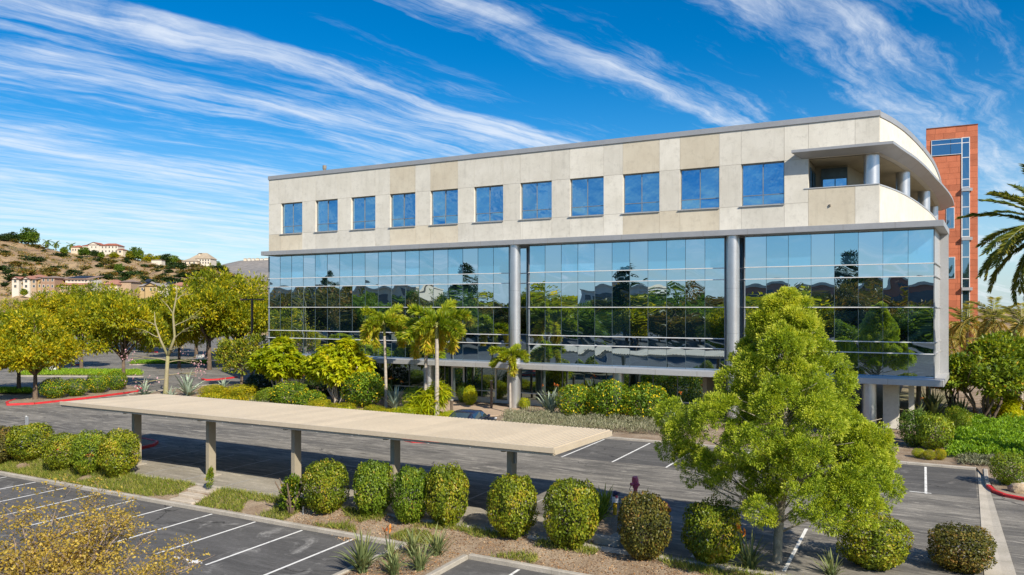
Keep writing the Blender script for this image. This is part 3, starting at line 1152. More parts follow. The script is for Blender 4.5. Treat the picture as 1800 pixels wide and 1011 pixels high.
# ================================================================== RED STAIR TOWER behind the office building
M_sand = pmat('red_sandstone', (.57, .175, .085), (.50, .145, .068), 1.1, .85, .16, 16, .2, .01, obj_rand=.13)
M_sandj = pmat('sandstone_joint', (.22, .08, .045), (.18, .065, .04), 2, .9)
VT = 95.0
t0, t1 = fu(1628, VT), fu(1719, VT)
zt = fz(1675, 223, VT)
tw = thing('stair_tower', 'tall red sandstone stair tower with an L-shaped strip of windows', 'tower', ((t0 + t1) / 2, VT + 2, 0))
MB().box(t0 + .03, t1 - .03, VT + .05, VT + 6, .05, zt - .03).build('tower_core', M_sandj, tw)
wu = [fu(x, VT) for x in (1637, 1690.5, 1704.5)]          # strip of windows
zw = [fz(1675, y, VT) for y in (244, 272)]


def tower_tile(u0, u1, z0, z1):
    MB().box(u0 + .008, u1 - .008, VT, VT + .06, z0 + .008, z1 - .008).build('stone_tile', M_sand, tw)


z, row = zt, 0
TH = .62
random.seed(3)
while z > 5.5:
    z0 = z - TH
    top_win = z > zw[1] + .02 and z0 < zw[0] - .02
    cuts = [t0]
    w = .95
    while cuts[-1] < t1 - .5:
        cuts.append(min(t1, cuts[-1] + w * random.uniform(.85, 1.2)))
    cuts[-1] = t1
    spans = [(t0, wu[0]), (wu[2], t1)] if top_win else [(t0, wu[1]), (wu[2], t1)]
    if z0 > zw[0] - .02:
        spans = [(t0, t1)]
    for (s0, s1) in spans:
        c = sorted({s0, s1} | {x for x in cuts if s0 + .25 < x < s1 - .25})
        for a, b in zip(c[:-1], c[1:]):
            tower_tile(a, b, z0, z)
    z, row = z0, row + 1
nside = 0
z = zt
while z > 6 and nside < 40:
    for k in range(2):
        MB().box(t1 - .03, t1, VT + .06 + k * 2.9 + .01, VT + .06 + (k + 1) * 2.9, z - TH + .008, z - .008).build('stone_tile', M_sand, tw)
    z -= TH
    nside += 1
MB().box(t0, t1 + .02, VT - .05, VT + 6, zt, zt + .08).build('coping', M_sandj, tw)
M_twg = glass('tower_glass', (.015, .035, .055), (.36, .55, .74), .5, .9, .01)
twf = MB()
zlow = 6.0
twf.box(wu[0], wu[1], VT - .01, VT + .04, zw[1], zw[0]).box(wu[1], wu[2], VT - .012, VT + .042, zlow, zw[0])
tf = twf.build('window', M_mull, tw)
zs = [zw[0], fz(1697, 251, VT), fz(1697, 277, VT), fz(1697, 315, VT), fz(1697, 329, VT), fz(1697, 364, VT), fz(1697, 403, VT), fz(1697, 416, VT), fz(1697, 452, VT), fz(1697, 490, VT), fz(1697, 540, VT)]
for za, zb in zip(zs[:-1], zs[1:]):
    pane(wu[1] + .08, wu[2] - .06, zb + .04, za - .04, VT - .03, M_twg, tf)
    MB().box(wu[1], wu[2], VT - .06, VT - .015, za - .04, za + .04).build('window_bar', M_rail, tf)
um = fu(1671, VT)
zm = fz(1660, 254, VT)
for a, b in ((wu[0] + .05, um - .02), (um + .02, wu[1] - .03)):
    pane(a, b, zw[1] + .05, zm - .03, VT - .03, M_twg, tf)
    pane(a, b, zm + .03, zw[0] - .05, VT - .03, M_twg, tf)
for (a, b, c, d) in ((wu[0], wu[0] + .05, zw[1], zw[0]), (wu[1] - .03, wu[1] + .07, zlow, zw[0]), (wu[2] - .05, wu[2] + .02, zlow, zw[0]),
                     (wu[0] + .05, wu[1] - .03, zw[1], zw[1] + .05), (wu[0] + .05, wu[1] - .03, zw[0] - .05, zw[0]), (wu[0] + .05, wu[1] - .03, zm - .03, zm + .03)):
    MB().box(a, b, VT - .07, VT - .016, c, d).build('window_bar', M_rail, tf)
for y in (334, 420, 508):
    zc_ = fz(1697, y, VT)
    MB().box(wu[1] - .02, wu[2] + .25, VT - .35, VT - .07, zc_ - .16, zc_ + .16).build('sun_shelf', M_alu, tw)
for (xa, xb, ya, yb) in ((1663, 1678, 365, 402), (1664, 1679, 452, 490)):
    a, b = fu(xa, VT - .1), fu(xb, VT - .1)
    f = MB().box(a, b, VT - .05, VT + .03, fz(xa, yb, VT), fz(xa, ya, VT)).build('window', M_rail, tw)
    pane(a + .06, b - .06, fz(xa, yb, VT) + .06, fz(xa, ya, VT) - .06, VT - .07, M_twg, f)

# ================================================================== CARPORT
VF, VB = 24.1, 29.7
cu0, cu1 = -39.1, -11.25
M_tanm = pmat('carport_sheet', (.56, .475, .355), (.51, .43, .32), .35, .5, .06, 8, metal=.0, obj_rand=.05)
M_post = pmat('carport_post', (.36, .315, .235), (.31, .27, .20), .8, .5, .06, 10)
cp = thing('carport', 'long low tan metal carport with ribbed flat roof on five posts', 'carport', (-24, 25, 0))
zf_, zb_ = 2.80, 2.66


def zroof(v):
    return zf_ + .13 + (zb_ - zf_) * (v - VF) / (VB - VF)


ns = 40
sw_ = (cu1 - cu0) / ns
for i in range(ns):
    a = cu0 + i * sw_
    vs, fs = [], []
    prof = [(0, 0)]
    for k in range(4):                     # four ribs to a sheet
        c = (k + .5) / 4 * sw_
        prof += [(c - .055, 0), (c - .045, .06), (c + .035, .06), (c + .045, 0)]
    prof += [(sw_ - .06, 0), (sw_ - .055, .03), (sw_ - .036, .03), (sw_ - .034, -.01)]
    for v in (VF + .03, VB - .03):
        for (x, dz) in prof:
            vs.append((a + x, v, zroof(v) + dz))
    n = len(prof)
    for j in range(n - 1):
        fs.append((j, j + 1, n + j + 1, n + j))
    MB().add(vs, fs).build('roof_sheet', M_tanm, cp)
m = MB()                                   # gutter and trim round the edge
for (dv, z0, z1) in ((.02, -.07, -.005), (-.05, .03, .205)):
    m.box(cu0 - .06, cu1 + .06, VF - .04 + dv, VF + .03 + dv, zf_ + z0, zf_ + z1)
m.build('front_trim', M_tanm, cp)
MB().box(cu0 - .06, cu1 + .06, VB - .03, VB + .03, zb_ - .02, zb_ + .14).build('back_trim', M_tanm, cp)
for x in (cu0 - .06, cu1):
    MB().add([(x, VF - .04, zf_ - .05), (x + .06, VF - .04, zf_ - .05), (x + .06, VB + .03, zb_ - .05), (x, VB + .03, zb_ - .05),
              (x, VF - .04, zf_ + .145), (x + .06, VF - .04, zf_ + .145), (x + .06, VB + .03, zb_ + .145), (x, VB + .03, zb_ + .145)],
             [(0, 3, 2, 1), (4, 5, 6, 7), (0, 1, 5, 4), (1, 2, 6, 5), (2, 3, 7, 6), (3, 0, 4, 7)]).build('side_trim', M_tanm, cp)
MB().add([(cu0, VF + .02, zroof(VF) - .02), (cu1, VF + .02, zroof(VF) - .02), (cu1, VB, zroof(VB) - .02), (cu0, VB, zroof(VB) - .02)], [(3, 2, 1, 0)]).build('roof_underside', M_post, cp)
for v in (25.6, 28.6):
    MB().box(cu0, cu1, v - .05, v + .05, zroof(v) - .24, zroof(v) - .03).build('purlin', M_post, cp)
for k in range(5):
    u = -34.6 + 5.3 * k
    MB().box(u - .10, u + .10, 24.9, 25.3, -.02, zroof(25) - .25).build('post', M_post, cp)
    MB().add([(u - .08, 24.4, 2.62), (u + .08, 24.4, 2.62), (u + .08, 29.3, 2.52), (u - .08, 29.3, 2.52),
              (u - .08, 24.4, 2.84), (u + .08, 24.4, 2.84), (u + .08, 29.3, 2.74), (u - .08, 29.3, 2.74)],
             [(0, 3, 2, 1), (4, 5, 6, 7), (0, 1, 5, 4), (1, 2, 6, 5), (2, 3, 7, 6), (3, 0, 4, 7)]).build('beam', M_post, cp)
    MB().box(u - .3, u + .3, 24.75, 25.45, -.05, .05).build('footing', M_conc, cp)
MB().box(-13.4 + .1, -13.4 + .17, 25.05, 25.2, 2.1, 2.55).build('conduit_box', M_frame, cp)

# ================================================================== HILLS AND HOUSES
YAW = math.atan2(SY, CY)
RT = [(-1500, 440), (-700, 400), (-250, 404), (0, 414), (25, 420), (45, 426), (70, 431), (103, 438), (150, 443), (217, 446), (253, 457), (290, 462),
      (375, 465), (400, 474), (440, 486), (500, 505), (700, 530), (1100, 539), (2000, 540)]
RX, RYv = [a for a, _ in RT], [b for _, b in RT]


def hill_z(x, d):
    zr = HC + (HOR - np.interp(x, RX, RYv)) * 600 / F - 2
    zr = max(zr, 0)
    zb = min(13.0, zr * .4)
    if d <= 210:
        z = -.4
    elif d <= 330:
        t = (d - 210) / 120
        z = -.4 + (zb + .4) * t
    elif d <= 600:
        t = (d - 330) / 270
        z = zb + (zr - zb) * (t * .65 + .35 * t * t * (3 - 2 * t))
    else:
        z = zr * (1 - .25 * (d - 600) / 400)
    k = min(1, max(0, (d - 230) / 120)) * (1 if d < 560 else max(.15, 1 - (d - 560) / 60))
    if zr > 3:
        z += k * (3.2 * mnoise.noise((x * .018, d * .012, 0)) + 1.6 * mnoise.noise((x * .06, d * .03, 5)) + .6 * mnoise.noise((x * .2, d * .1, 9)))
    return z


def hill_pt(x, d):
    a, b, _ = ray(x, 0)
    return Vector((a * d, b * d, hill_z(x, d)))


def hill_at(x, y):                         # first point of the hillside seen at the pixel
    for d in np.linspace(300, 640, 341):
        if HOR - (hill_z(x, d) - HC) * F / d <= y:
            return hill_pt(x, d), d
    return hill_pt(x, 600), 600


def hill_mat():
    m, nt, p = new_mat('dry_hillside')
    pos = coords(nt)
    a = nz(nt, pos, .03, 6, .65, .5)
    b = nz(nt, pos, .11, 6, .7, .4)
    c2 = nz(nt, pos, .7, 4, .7)
    c = mix(nt, mr(nt, a, .38, .62), (.42, .29, .145), (.29, .185, .095))
    c = mix(nt, mr(nt, b, .50, .62, 0, .85), c, (.12, .085, .062))
    c = mix(nt, mr(nt, nz(nt, pos, .055, 5, .7, .8), .54, .66, 0, .8), c, (.085, .088, .035))
    c = mix(nt, 1.0, c, mix(nt, mr(nt, c2, .3, .7), (.72,) * 3, (1.28,) * 3), 'MULTIPLY')
    L(nt, c, p.inputs['Base Color'])
    p.inputs['Roughness'].default_value = .95
    bump(nt, p, b, .6, 2.0)
    return m


XS = np.linspace(-1500, 2000, 351)
DS = np.concatenate([np.linspace(190, 330, 22), np.linspace(338, 640, 76), np.linspace(660, 1100, 12)])
P = np.array([hill_pt(float(x), float(d)) for d in DS for x in XS])
nx = len(XS)
q = np.array([(j * nx + i, j * nx + i + 1, (j + 1) * nx + i + 1, (j + 1) * nx + i) for j in range(len(DS) - 1) for i in range(nx - 1)])
M_hill = hill_mat()
structure(link_mesh('hillside', np_mesh('hillside', P, q, smooth=True), M_hill))
# far mesa; the greying of distant haze is put into its colour
M_mesa = pmat('far_brush_hazed', (.18, .175, .175), (.25, .225, .20), .006, .95, .22, .06)
PX = [(250, 500), (330, 478), (370, 470), (400, 463), (425, 457.5), (475, 456), (700, 456), (900, 470), (1200, 500), (1500, 520)]
vs, fs = [], []
DM = [1500, 1900, 2200, 2420, 2500, 2600, 3200]
ZK = [0, .22, .55, .86, 1, 1, .8]
cols = np.linspace(250, 1500, 126)
for d, k in zip(DM, ZK):
    for x in cols:
        zr = HC + (HOR - np.interp(x, [a for a, _ in PX], [b for _, b in PX])) * 2500 / F
        a, b, _ = ray(float(x), 0)
        vs.append((a * d, b * d, zr * k + (0 if k in (0, 1) else 6 * mnoise.noise((x * .03, d * .004, 0)))))
nx = len(cols)
q = np.array([(j * nx + i, j * nx + i + 1, (j + 1) * nx + i + 1, (j + 1) * nx + i) for j in range(len(DM) - 1) for i in range(nx - 1)])
structure(link_mesh('far_mesa', np_mesh('far_mesa', np.array(vs), q, smooth=True), M_mesa))

wallm = {}
for k, (a, b) in dict(white=((.62, .58, .50), (.56, .52, .45)), yellow=((.46, .33, .16), (.42, .30, .14)), tan=((.42, .30, .20), (.37, .27, .18)),
                      brown=((.34, .22, .15), (.30, .19, .13)), cream=((.66, .56, .42), (.6, .5, .38)), pinktile=((.40, .19, .13), (.33, .15, .10)),
                      brownt=((.27, .19, .15), (.22, .16, .13)), redtile=((.36, .11, .06), (.30, .09, .05)), grey=((.30, .27, .25), (.25, .23, .21)),
                      straw=((.40, .33, .24), (.35, .28, .2)), solar=((.015, .018, .03), (.02, .024, .035)), pane=((.06, .075, .09), (.09, .10, .11))).items():
    wallm[k] = pmat('house_' + k, a, b, .25, .85 if k not in ('solar', 'pane') else (.55 if k == 'solar' else .25), .1, 2)


def house(name, label, xc, ybase, d, blocks, cat='house', group=None):
    """blocks in photo pixels about xc: (x0, x1, y_eave, y_bottom, setback m, depth m, wall, roof kind, roof colour, rise px, windows)"""
    s = d / F
    base = at(xc, ybase, d)
    r = thing(name, label, cat, base, group)
    r.rotation_euler = (0, 0, YAW)
    WLOC[r.name] = Vector((0, 0, 0))
    for (x0, x1, ye, yb, sb, dp, wm, rk, rm, rise, wins) in blocks:
        X0, X1, Z1, Z0 = (x0 - xc) * s, (x1 - xc) * s, (ybase - ye) * s, (ybase - yb) * s - 3.0
        MB().box(X0, X1, sb, sb + dp, Z0, Z1).build('wall', wallm[wm], r)
        ov, rz = .6, rise * s
        Y0, Y1 = sb - ov, sb + dp + ov
        A, Bx = X0 - ov, X1 + ov
        m = MB()
        if rk == 'hip':
            i = min((Bx - A) / 2, (Y1 - Y0) / 2) * .8
            ym = (Y0 + Y1) / 2
            m.add([(A, Y0, Z1), (Bx, Y0, Z1), (Bx, Y1, Z1), (A, Y1, Z1), (A + i, ym, Z1 + rz), (Bx - i, ym, Z1 + rz)],
                  [(0, 1, 5, 4), (1, 2, 5), (2, 3, 4, 5), (3, 0, 4), (3, 2, 1, 0)])
        elif rk == 'gable':                # gable end to the viewer
            xm = (A + Bx) / 2
            m.add([(A, Y0, Z1 - .1), (Bx, Y0, Z1 - .1), (Bx, Y1, Z1 - .1), (A, Y1, Z1 - .1), (xm, Y0, Z1 + rz), (xm, Y1, Z1 + rz)],
                  [(0, 4, 5, 3), (1, 2, 5, 4), (3, 2, 1, 0), (2, 3, 5)])
            MB().add([(X0, sb, Z1), (X1, sb, Z1), (xm, sb, Z1 + rz * .92)], [(0, 1, 2)]).build('gable', wallm[wm], r)
        elif rk == 'shed':
            m.add([(A, Y0, Z1), (Bx, Y0, Z1), (Bx, Y1, Z1 + rz), (A, Y1, Z1 + rz), (A, Y0, Z1 + .25), (Bx, Y0, Z1 + .25), (Bx, Y1, Z1 + rz + .25), (A, Y1, Z1 + rz + .25)],
                  [(0, 3, 2, 1), (4, 5, 6, 7), (0, 1, 5, 4), (1, 2, 6, 5), (2, 3, 7, 6), (3, 0, 4, 7)])
        rf = m.build('roof', wallm[rm], r)
        for (wx0, wx1, wy0, wy1) in wins:
            a, b, c, e = (wx0 - xc) * s, (wx1 - xc) * s, (ybase - wy1) * s, (ybase - wy0) * s
            w = MB().box(a - .12, b + .12, sb - .06, sb + .05, c - .12, e + .12).build('window', wallm['white' if wm != 'white' else 'cream'], r)
            MB().box(a, b, sb - .09, sb - .065, c, e).build('pane', wallm['pane'], w)
    return r, s


def wins(x0, x1, n, rows, w=2.2, h=3.6):
    return [(x0 + (x1 - x0) * (i + .5) / n - w / 2, x0 + (x1 - x0) * (i + .5) / n + w / 2, y, y + h) for i in range(n) for y in rows]


# the terrace of houses at the hill's foot
house('townhouse', 'white three storey townhouse with gabled pink tile roof below the hill', 37, 517, 318, [
    (21, 33, 490, 520, 0, 9, 'white', 'gable', 'pinktile', 4, wins(21, 33, 1, (492, 501), 4, 4.5)),
    (33, 40.5, 489, 520, 2, 8, 'yellow', 'hip', 'pinktile', 5, wins(33, 40, 2, (491, 499, 507), 1.5, 4)),
    (40.5, 52, 490, 520, 0, 9, 'white', 'gable', 'pinktile', 4, wins(40, 52, 1, (492, 501), 4, 4.5)),
    (34, 52, 486, 500, 6, 9, 'white', 'hip', 'pinktile', 5, [])])
house('townhouse', 'mustard and tan townhouse with flat brown eaves beside the white townhouse', 75, 519, 318, [
    (52.5, 61, 491, 520, 1, 9, 'tan', 'hip', 'brownt', 3, wins(53, 61, 1, (493, 501), 4, 4)),
    (61, 71.5, 490.5, 520, 2, 9, 'yellow', 'hip', 'brownt', 3, wins(62, 71, 2, (500, 511), 2.6, 4.5)),
    (71.5, 96, 488.5, 522, 0, 10, 'brown', 'hip', 'brownt', 4, wins(73, 96, 3, (490, 501, 511), 3, 4.2))])
hr, hs_ = house('townhouse', 'brown townhouse carrying a long black solar array on its roof', 122, 519, 322, [
    (97, 110, 490, 520, 3, 9, 'white', 'shed', 'brownt', 5, wins(98, 109, 2, (493,), 2, 3)),
    (110, 152, 491, 505, 2, 10, 'white', 'shed', 'brownt', 7, wins(114, 150, 6, (492,), 4, 2.2)),
    (95, 154, 501, 520, -1, 4, 'tan', 'shed', 'pinktile', 4, wins(96, 150, 5, (504, 511), 3, 4)),
    (88, 97, 503, 522, -3, 6, 'brown', 'shed', 'brownt', 2, wins(89, 96, 1, (505, 514), 3, 4))])
Z1 = (519 - 491) * hs_
for k in range(8):
    a = (112 + k * 4.0 - 122) * hs_
    MB().add([(a, 2.6, Z1 + .62), (a + 3.85 * hs_, 2.6, Z1 + .62), (a + 3.85 * hs_, 10.8, Z1 + 1.85), (a, 10.8, Z1 + 1.85)], [(0, 1, 2, 3)]).build('solar_panel', wallm['solar'], hr)
house('townhouse', 'pink tile roofed townhouse half hidden behind the yellow trees', 200, 512, 330, [
    (182, 206, 500, 522, 0, 10, 'cream', 'hip', 'pinktile', 9, []), (206, 224, 495, 522, 3, 9, 'tan', 'hip', 'brownt', 4, [])])
hr, hs_ = house('townhouse', 'grey roofed townhouse with a mustard gable behind the yellow trees', 272, 512, 318, [
    (241, 262, 503, 525, 2, 10, 'yellow', 'hip', 'grey', 9, wins(242, 250, 1, (506,), 3, 4)),
    (255, 276, 502, 525, 0, 10, 'yellow', 'gable', 'grey', 5, wins(262, 276, 2, (506,), 3, 4.5)),
    (276, 294, 504, 525, 1, 10, 'white', 'hip', 'grey', 8, wins(277, 293, 2, (507,), 3, 4)),
    (292, 312, 502, 525, 4, 10, 'cream', 'hip', 'pinktile', 7, [])])
for (x0, x1, yy) in ((246, 255, 492), (284, 296, 497)):
    a, b = (x0 - 272) * hs_, (x1 - 272) * hs_
    z = (512 - yy) * hs_
    MB().add([(a, 3.2, z - .7), (b, 3.2, z - .7), (b, 6.5, z + .6), (a, 6.5, z + .6)], [(0, 1, 2, 3)]).build('solar_panel', wallm['solar'], hr)
# houses on the ridge
house('villa', 'long white villa with red tile roofs on the ridge', 172, 445, 585, [
    (121, 137, 434, 447, 3, 9, 'cream', 'hip', 'redtile', 4, wins(122, 136, 3, (437,), 2, 3.5)),
    (137, 155, 431, 447, 6, 9, 'white', 'hip', 'redtile', 3.5, []),
    (155, 174, 430, 447, 0, 10, 'white', 'gable', 'redtile', 4.5, wins(158, 172, 2, (433, 440), 1.6, 3)),
    (174, 206, 431.5, 447, 1, 10, 'white', 'hip', 'redtile', 4.5, wins(176, 206, 5, (433, 440), 2, 3)),
    (206, 216, 439, 447, 0, 8, 'cream', 'hip', 'redtile', 2, wins(207, 215, 1, (441,), 4, 3))])
house('house', 'white house with a wide straw coloured hipped roof at the ridge end', 346, 464, 570, [
    (320, 346, 459, 466, 0, 9, 'cream', 'hip', 'straw', 5, wins(322, 345, 3, (460.5,), 2.4, 3)),
    (330, 365, 454, 466, 5, 12, 'white', 'hip', 'straw', 11, wins(345, 364, 4, (455.5, 460), 2.2, 2.8)),
    (341, 344.5, 444, 456, 8, 2, 'cream', 'hip', 'straw', .5, [])])
house('outbuilding', 'low white outbuilding among the shrubs on the ridge', 276, 461, 575, [(266, 284, 457, 463, 0, 6, 'white', 'hip', 'cream', .8, [])], 'house')
for k, (x0, x1) in enumerate(((428, 433), (435, 440), (442, 447), (449, 455), (457, 462), (464, 471))):
    house('distant_house', 'tiny pale house in the row along the far mesa top', (x0 + x1) / 2, 457.5, 2490,
          [(x0, x1, 455 - .4 * (k % 2), 458, 0, 9, 'white' if k % 3 else 'cream', 'hip', 'straw', 1.2, [])], 'house', 'row of houses on the far mesa')

# ================================================================== VEGETATION
Y1_ = (.30, .275, .018)
LM = {
    'gold': leaf_mat('goldenrain_leaf', [(0, (.11, .17, .012)), (.4, (.27, .31, .014)), (.75, (.52, .48, .016)), (1, (.70, .54, .02))], .45),
    'green': leaf_mat('green_leaf', [(0, (.05, .10, .014)), (.6, (.15, .25, .03)), (1, (.30, .36, .05))], .36),
    'dark': leaf_mat('dark_leaf', [(0, (.014, .035, .010)), (.6, (.035, .07, .016)), (1, (.075, .12, .022))], .25),
    'pine': leaf_mat('fernpine_leaf', [(0, (.05, .10, .010)), (.4, (.22, .32, .02)), (.75, (.44, .52, .04)), (1, (.62, .64, .09))], .40, val_rand=0),
    'lime': leaf_mat('lime_leaf', [(0, (.14, .22, .008)), (.45, (.38, .46, .014)), (.85, (.60, .58, .02)), (1, (.64, .44, .03))], .42, .42),
    'bush': leaf_mat('clipped_leaf', [(0, (.06, .10, .010)), (.4, (.19, .25, .016)), (.75, (.36, .37, .022)), (1, (.50, .34, .05))], .3, .42),
    'bushg': leaf_mat('clipped_leaf_green', [(0, (.05, .10, .010)), (.5, (.18, .27, .018)), (.88, (.34, .40, .03)), (1, (.50, .34, .04))], .3, .42),
    'bushr': leaf_mat('clipped_leaf_bronze', [(0, (.05, .06, .016)), (.4, (.14, .14, .026)), (.75, (.28, .20, .04)), (1, (.42, .20, .07))], .26, .42),
    'flower': leaf_mat('yellow_flowered_leaf', [(0, (.06, .13, .010)), (.6, (.17, .28, .016)), (.90, (.32, .42, .02)), (.93, (.75, .56, .012)), (1, (.78, .60, .02))], .34),
    'palm': leaf_mat('palm_leaf', [(0, (.11, .19, .014)), (.5, (.32, .40, .024)), (.85, (.54, .52, .035)), (1, (.60, .42, .08))], .40, .42),
    'dpalm': leaf_mat('date_palm_leaf', [(0, (.06, .10, .016)), (.6, (.17, .22, .03)), (1, (.42, .38, .06))], .28, .42),
    'feather': leaf_mat('feather_palm_leaf', [(0, (0.088, 0.138, 0.020)), (.5, (0.250, 0.263, 0.037)), (.85, (0.450, 0.362, 0.075)), (1, (0.600, 0.413, 0.150))], .3, .42),
    'agave': leaf_mat('agave_leaf', [(0, (.20, .28, .22)), (1, (.40, .47, .36))], .1, .5),
    'flax': leaf_mat('strap_leaf', [(0, (0.084, 0.132, 0.054)), (.6, (0.180, 0.228, 0.090)), (1, (0.324, 0.336, 0.132))], .2, .45),
    'lav': leaf_mat('grey_herb_leaf', [(0, (.11, .13, .07)), (.6, (.24, .25, .15)), (1, (.40, .38, .27))], .2, .7),
    'cover': leaf_mat('groundcover_leaf', [(0, (.08, .18, .012)), (.6, (.22, .38, .018)), (1, (.34, .50, .03))], .34),
    'yell': leaf_mat('autumn_leaf', [(0, (.34, .24, .05)), (.5, (.58, .41, .07)), (.85, (.68, .47, .10)), (1, (.50, .28, .09))], .36),
    'orange': leaf_mat('orange_bloom', [(0, (.60, .16, .03)), (1, (.70, .26, .05))], .2),
    'pink': leaf_mat('pink_bloom', [(0, (.58, .30, .36)), (1, (.68, .45, .48))], .25),
}
M_bark = pmat('grey_brown_bark', (.16, .115, .08), (.10, .072, .05), 2.5, .95, .35, 16, .7, .02)
M_pale = pmat('pale_bark', (.42, .37, .28), (.30, .27, .19), 2.0, .9, .3, 14, .5, .02)
M_bgrn = pmat('green_bark', (.27, .25, .11), (.32, .27, .17), 1.2, .9, .2, 14)
M_ptrunk = pmat('palm_trunk', (.44, .385, .33), (.34, .30, .255), 1.5, .9, .15, 14, stretch=(1, 1, 5))
M_shaft = pmat('crownshaft_green', (.22, .25, .06), (.28, .27, .09), 1.5, .6, .1, 10)
M_twig = pmat('bare_twig', (.26, .20, .16), (.18, .14, .11), 3, .9, .2, 20)


def ell(n, c, r, lo=.55):
    d = unit(rng.normal(size=(n, 3)))
    k = (lo ** 3 + (1 - lo ** 3) * rng.random((n, 1))) ** (1 / 3)
    return np.array(c) + d * k * np.array(r), d


def crown(name, lobes, per_lobe, leaf_n, cr, ll, lw, up=.35, lv_bias=0.0, flat=.75, lo=.55):
    """leaves in clumps spread through the lobes of a crown"""
    Ps, Ds, Vs, Us = [], [], [], []
    for (c, r) in lobes:
        cc, out = ell(per_lobe, c, r, lo)
        for p, d in zip(cc, out):
            k = max(4, int(leaf_n * rng.uniform(.6, 1.4)))
            e = unit(rng.normal(size=(k, 3)))
            rad = cr * rng.uniform(.7, 1.25)
            pos = p + e * rad * (rng.random((k, 1)) ** .4) * np.array([1, 1, flat])
            dr = e * .8 + d * .7 + np.array([0, 0, up]) + .5 * rng.normal(size=(k, 3))
            b = rng.uniform(.1, .75)
            Ps.append(pos)
            Us.append(np.tile(d * .7 + np.array([0, 0, .8]), (k, 1)) + .3 * e)
            Ds.append(dr)
            Vs.append(np.clip(b + .22 * rng.normal(size=k) + lv_bias, 0, 1))
    P, D, V = np.concatenate(Ps), np.concatenate(Ds), np.concatenate(Vs)
    n = len(P)
    return leaves(name, P, D, ll * rng.uniform(.65, 1.35, n), lw * rng.uniform(.7, 1.3, n), V, up=np.concatenate(Us))


def limb(m, a, b, r0, r1, sag=.12, n=5, k=6):
    a, b = Vector(a), Vector(b)
    L_ = (b - a).length
    pts = [a.lerp(b, t) + Vector((random.gauss(0, .03) * L_, random.gauss(0, .03) * L_, sag * L_ * math.sin(math.pi * t))) * (0 if t in (0, 1) else 1)
           for t in [i / n for i in range(n + 1)]]
    m.tube(pts, [r0 + (r1 - r0) * i / n for i in range(n + 1)], k)
    return pts


def trunk(name, h, r, lobes, forks=2, lean=(0, 0), sub=3):
    m = MB()
    tops = []
    base = [Vector((0, 0, -.25)), Vector((lean[0] * .1, lean[1] * .1, .15)), Vector((lean[0] * .5, lean[1] * .5, h * .5)), Vector((lean[0], lean[1], h))]
    m.tube(base, [r * 1.5, r * 1.1, r * .9, r * .75], 9)
    f = base[-1]
    for (c, rr) in lobes:
        c = Vector(c)
        pts = limb(m, f, c, r * .6, r * .2, .06, 5, 6)
        for _ in range(sub):
            e = c + Vector((random.gauss(0, .5) * rr[0], random.gauss(0, .5) * rr[1], random.uniform(-.2, .7) * rr[2]))
            limb(m, pts[random.randint(2, 4)], e, r * .25, r * .06, .05, 3, 5)
    return m.mesh(name, smooth=True)


def plant(name, label, cat, loc, parts, rot=0.0, sc=1.0, group=None):
    o = bpy.data.objects.new(name, None)
    o.empty_display_size = .2
    col.objects.link(o)
    o.location = loc
    o.rotation_euler = (0, 0, rot)
    o.scale = sc if hasattr(sc, '__len__') else (sc, sc, sc)
    tag(o, label, cat, group)
    for (pn, me, mat) in parts:
        link_mesh(pn, me, mat, o)
    return o


# ---------- golden rain trees: broad yellow-green crowns
def gold_variant(seed, h, spread):
    random.seed(seed)
    lobes = []
    for k in range(10):
        a = 2 * math.pi * k / 10 * 3 + random.uniform(-.3, .3)
        rr = spread * random.uniform(.40, .72)
        z = h * random.uniform(.42, .72)
        lobes.append(((math.cos(a) * rr, math.sin(a) * rr, z), (spread * random.uniform(.28, .4), spread * random.uniform(.28, .4), h * random.uniform(.10, .15))))
    lobes.append(((0, 0, h * .78), (spread * .5, spread * .5, h * .17)))
    lobes.append(((spread * .2, 0, h * .60), (spread * .4, spread * .4, h * .14)))
    return crown('crown', lobes, 62, 26, .42, .23, .115, .25, lo=.45), trunk('trunk', h * .27, .17, lobes, sub=2)


GOLD = [gold_variant(11 + i, 6.6, 3.6) for i in range(3)]
gt = [  # px base, py base, width scale, height scale, rot, label
    (33, 690, 1.1, 1.20, .5, 'yellow green tree with a thin pale trunk beyond the red kerb island'),
    (62, 704, 1.12, 1.22, 1.9, 'yellow green tree in the red kerbed island beside yellow flowered bushes'),
    (217, 684, 1.12, 1.55, .2, 'broad yellow green tree with a dark leaning trunk at the island end'),
    (315, 648, 1.2, 1.45, 2.6, 'yellow green tree behind the bare pale barked tree'),
    (368, 650, 1.55, 2.0, 4.0, 'large forked yellow green tree beside the office building corner'),
    (143, 648, 1.2, 1.5, 3.3, 'yellow green tree on the grass median of the far lot'),
    (-60, 700, 1.1, 1.3, 5.0, 'yellow green tree at the left end of the red kerbed island'),
    (420, 648, 1.5, 1.9, 1.2, 'tall yellow green tree close to the end wall of the office building'),
    (365, 626, 1.4, 1.6, 2.2, 'yellow green tree with a pale trunk on the farthest median'),
]
for i, (x, y, s, s2, r, lb) in enumerate(gt):
    c, t = GOLD[i % 3]
    plant('goldenrain_tree', lb, 'tree', gp(x, y), [('trunk', t, M_bark), ('crown', c, LM['gold'])], r, (s, s, s2), 'yellow green trees of the parking lots')
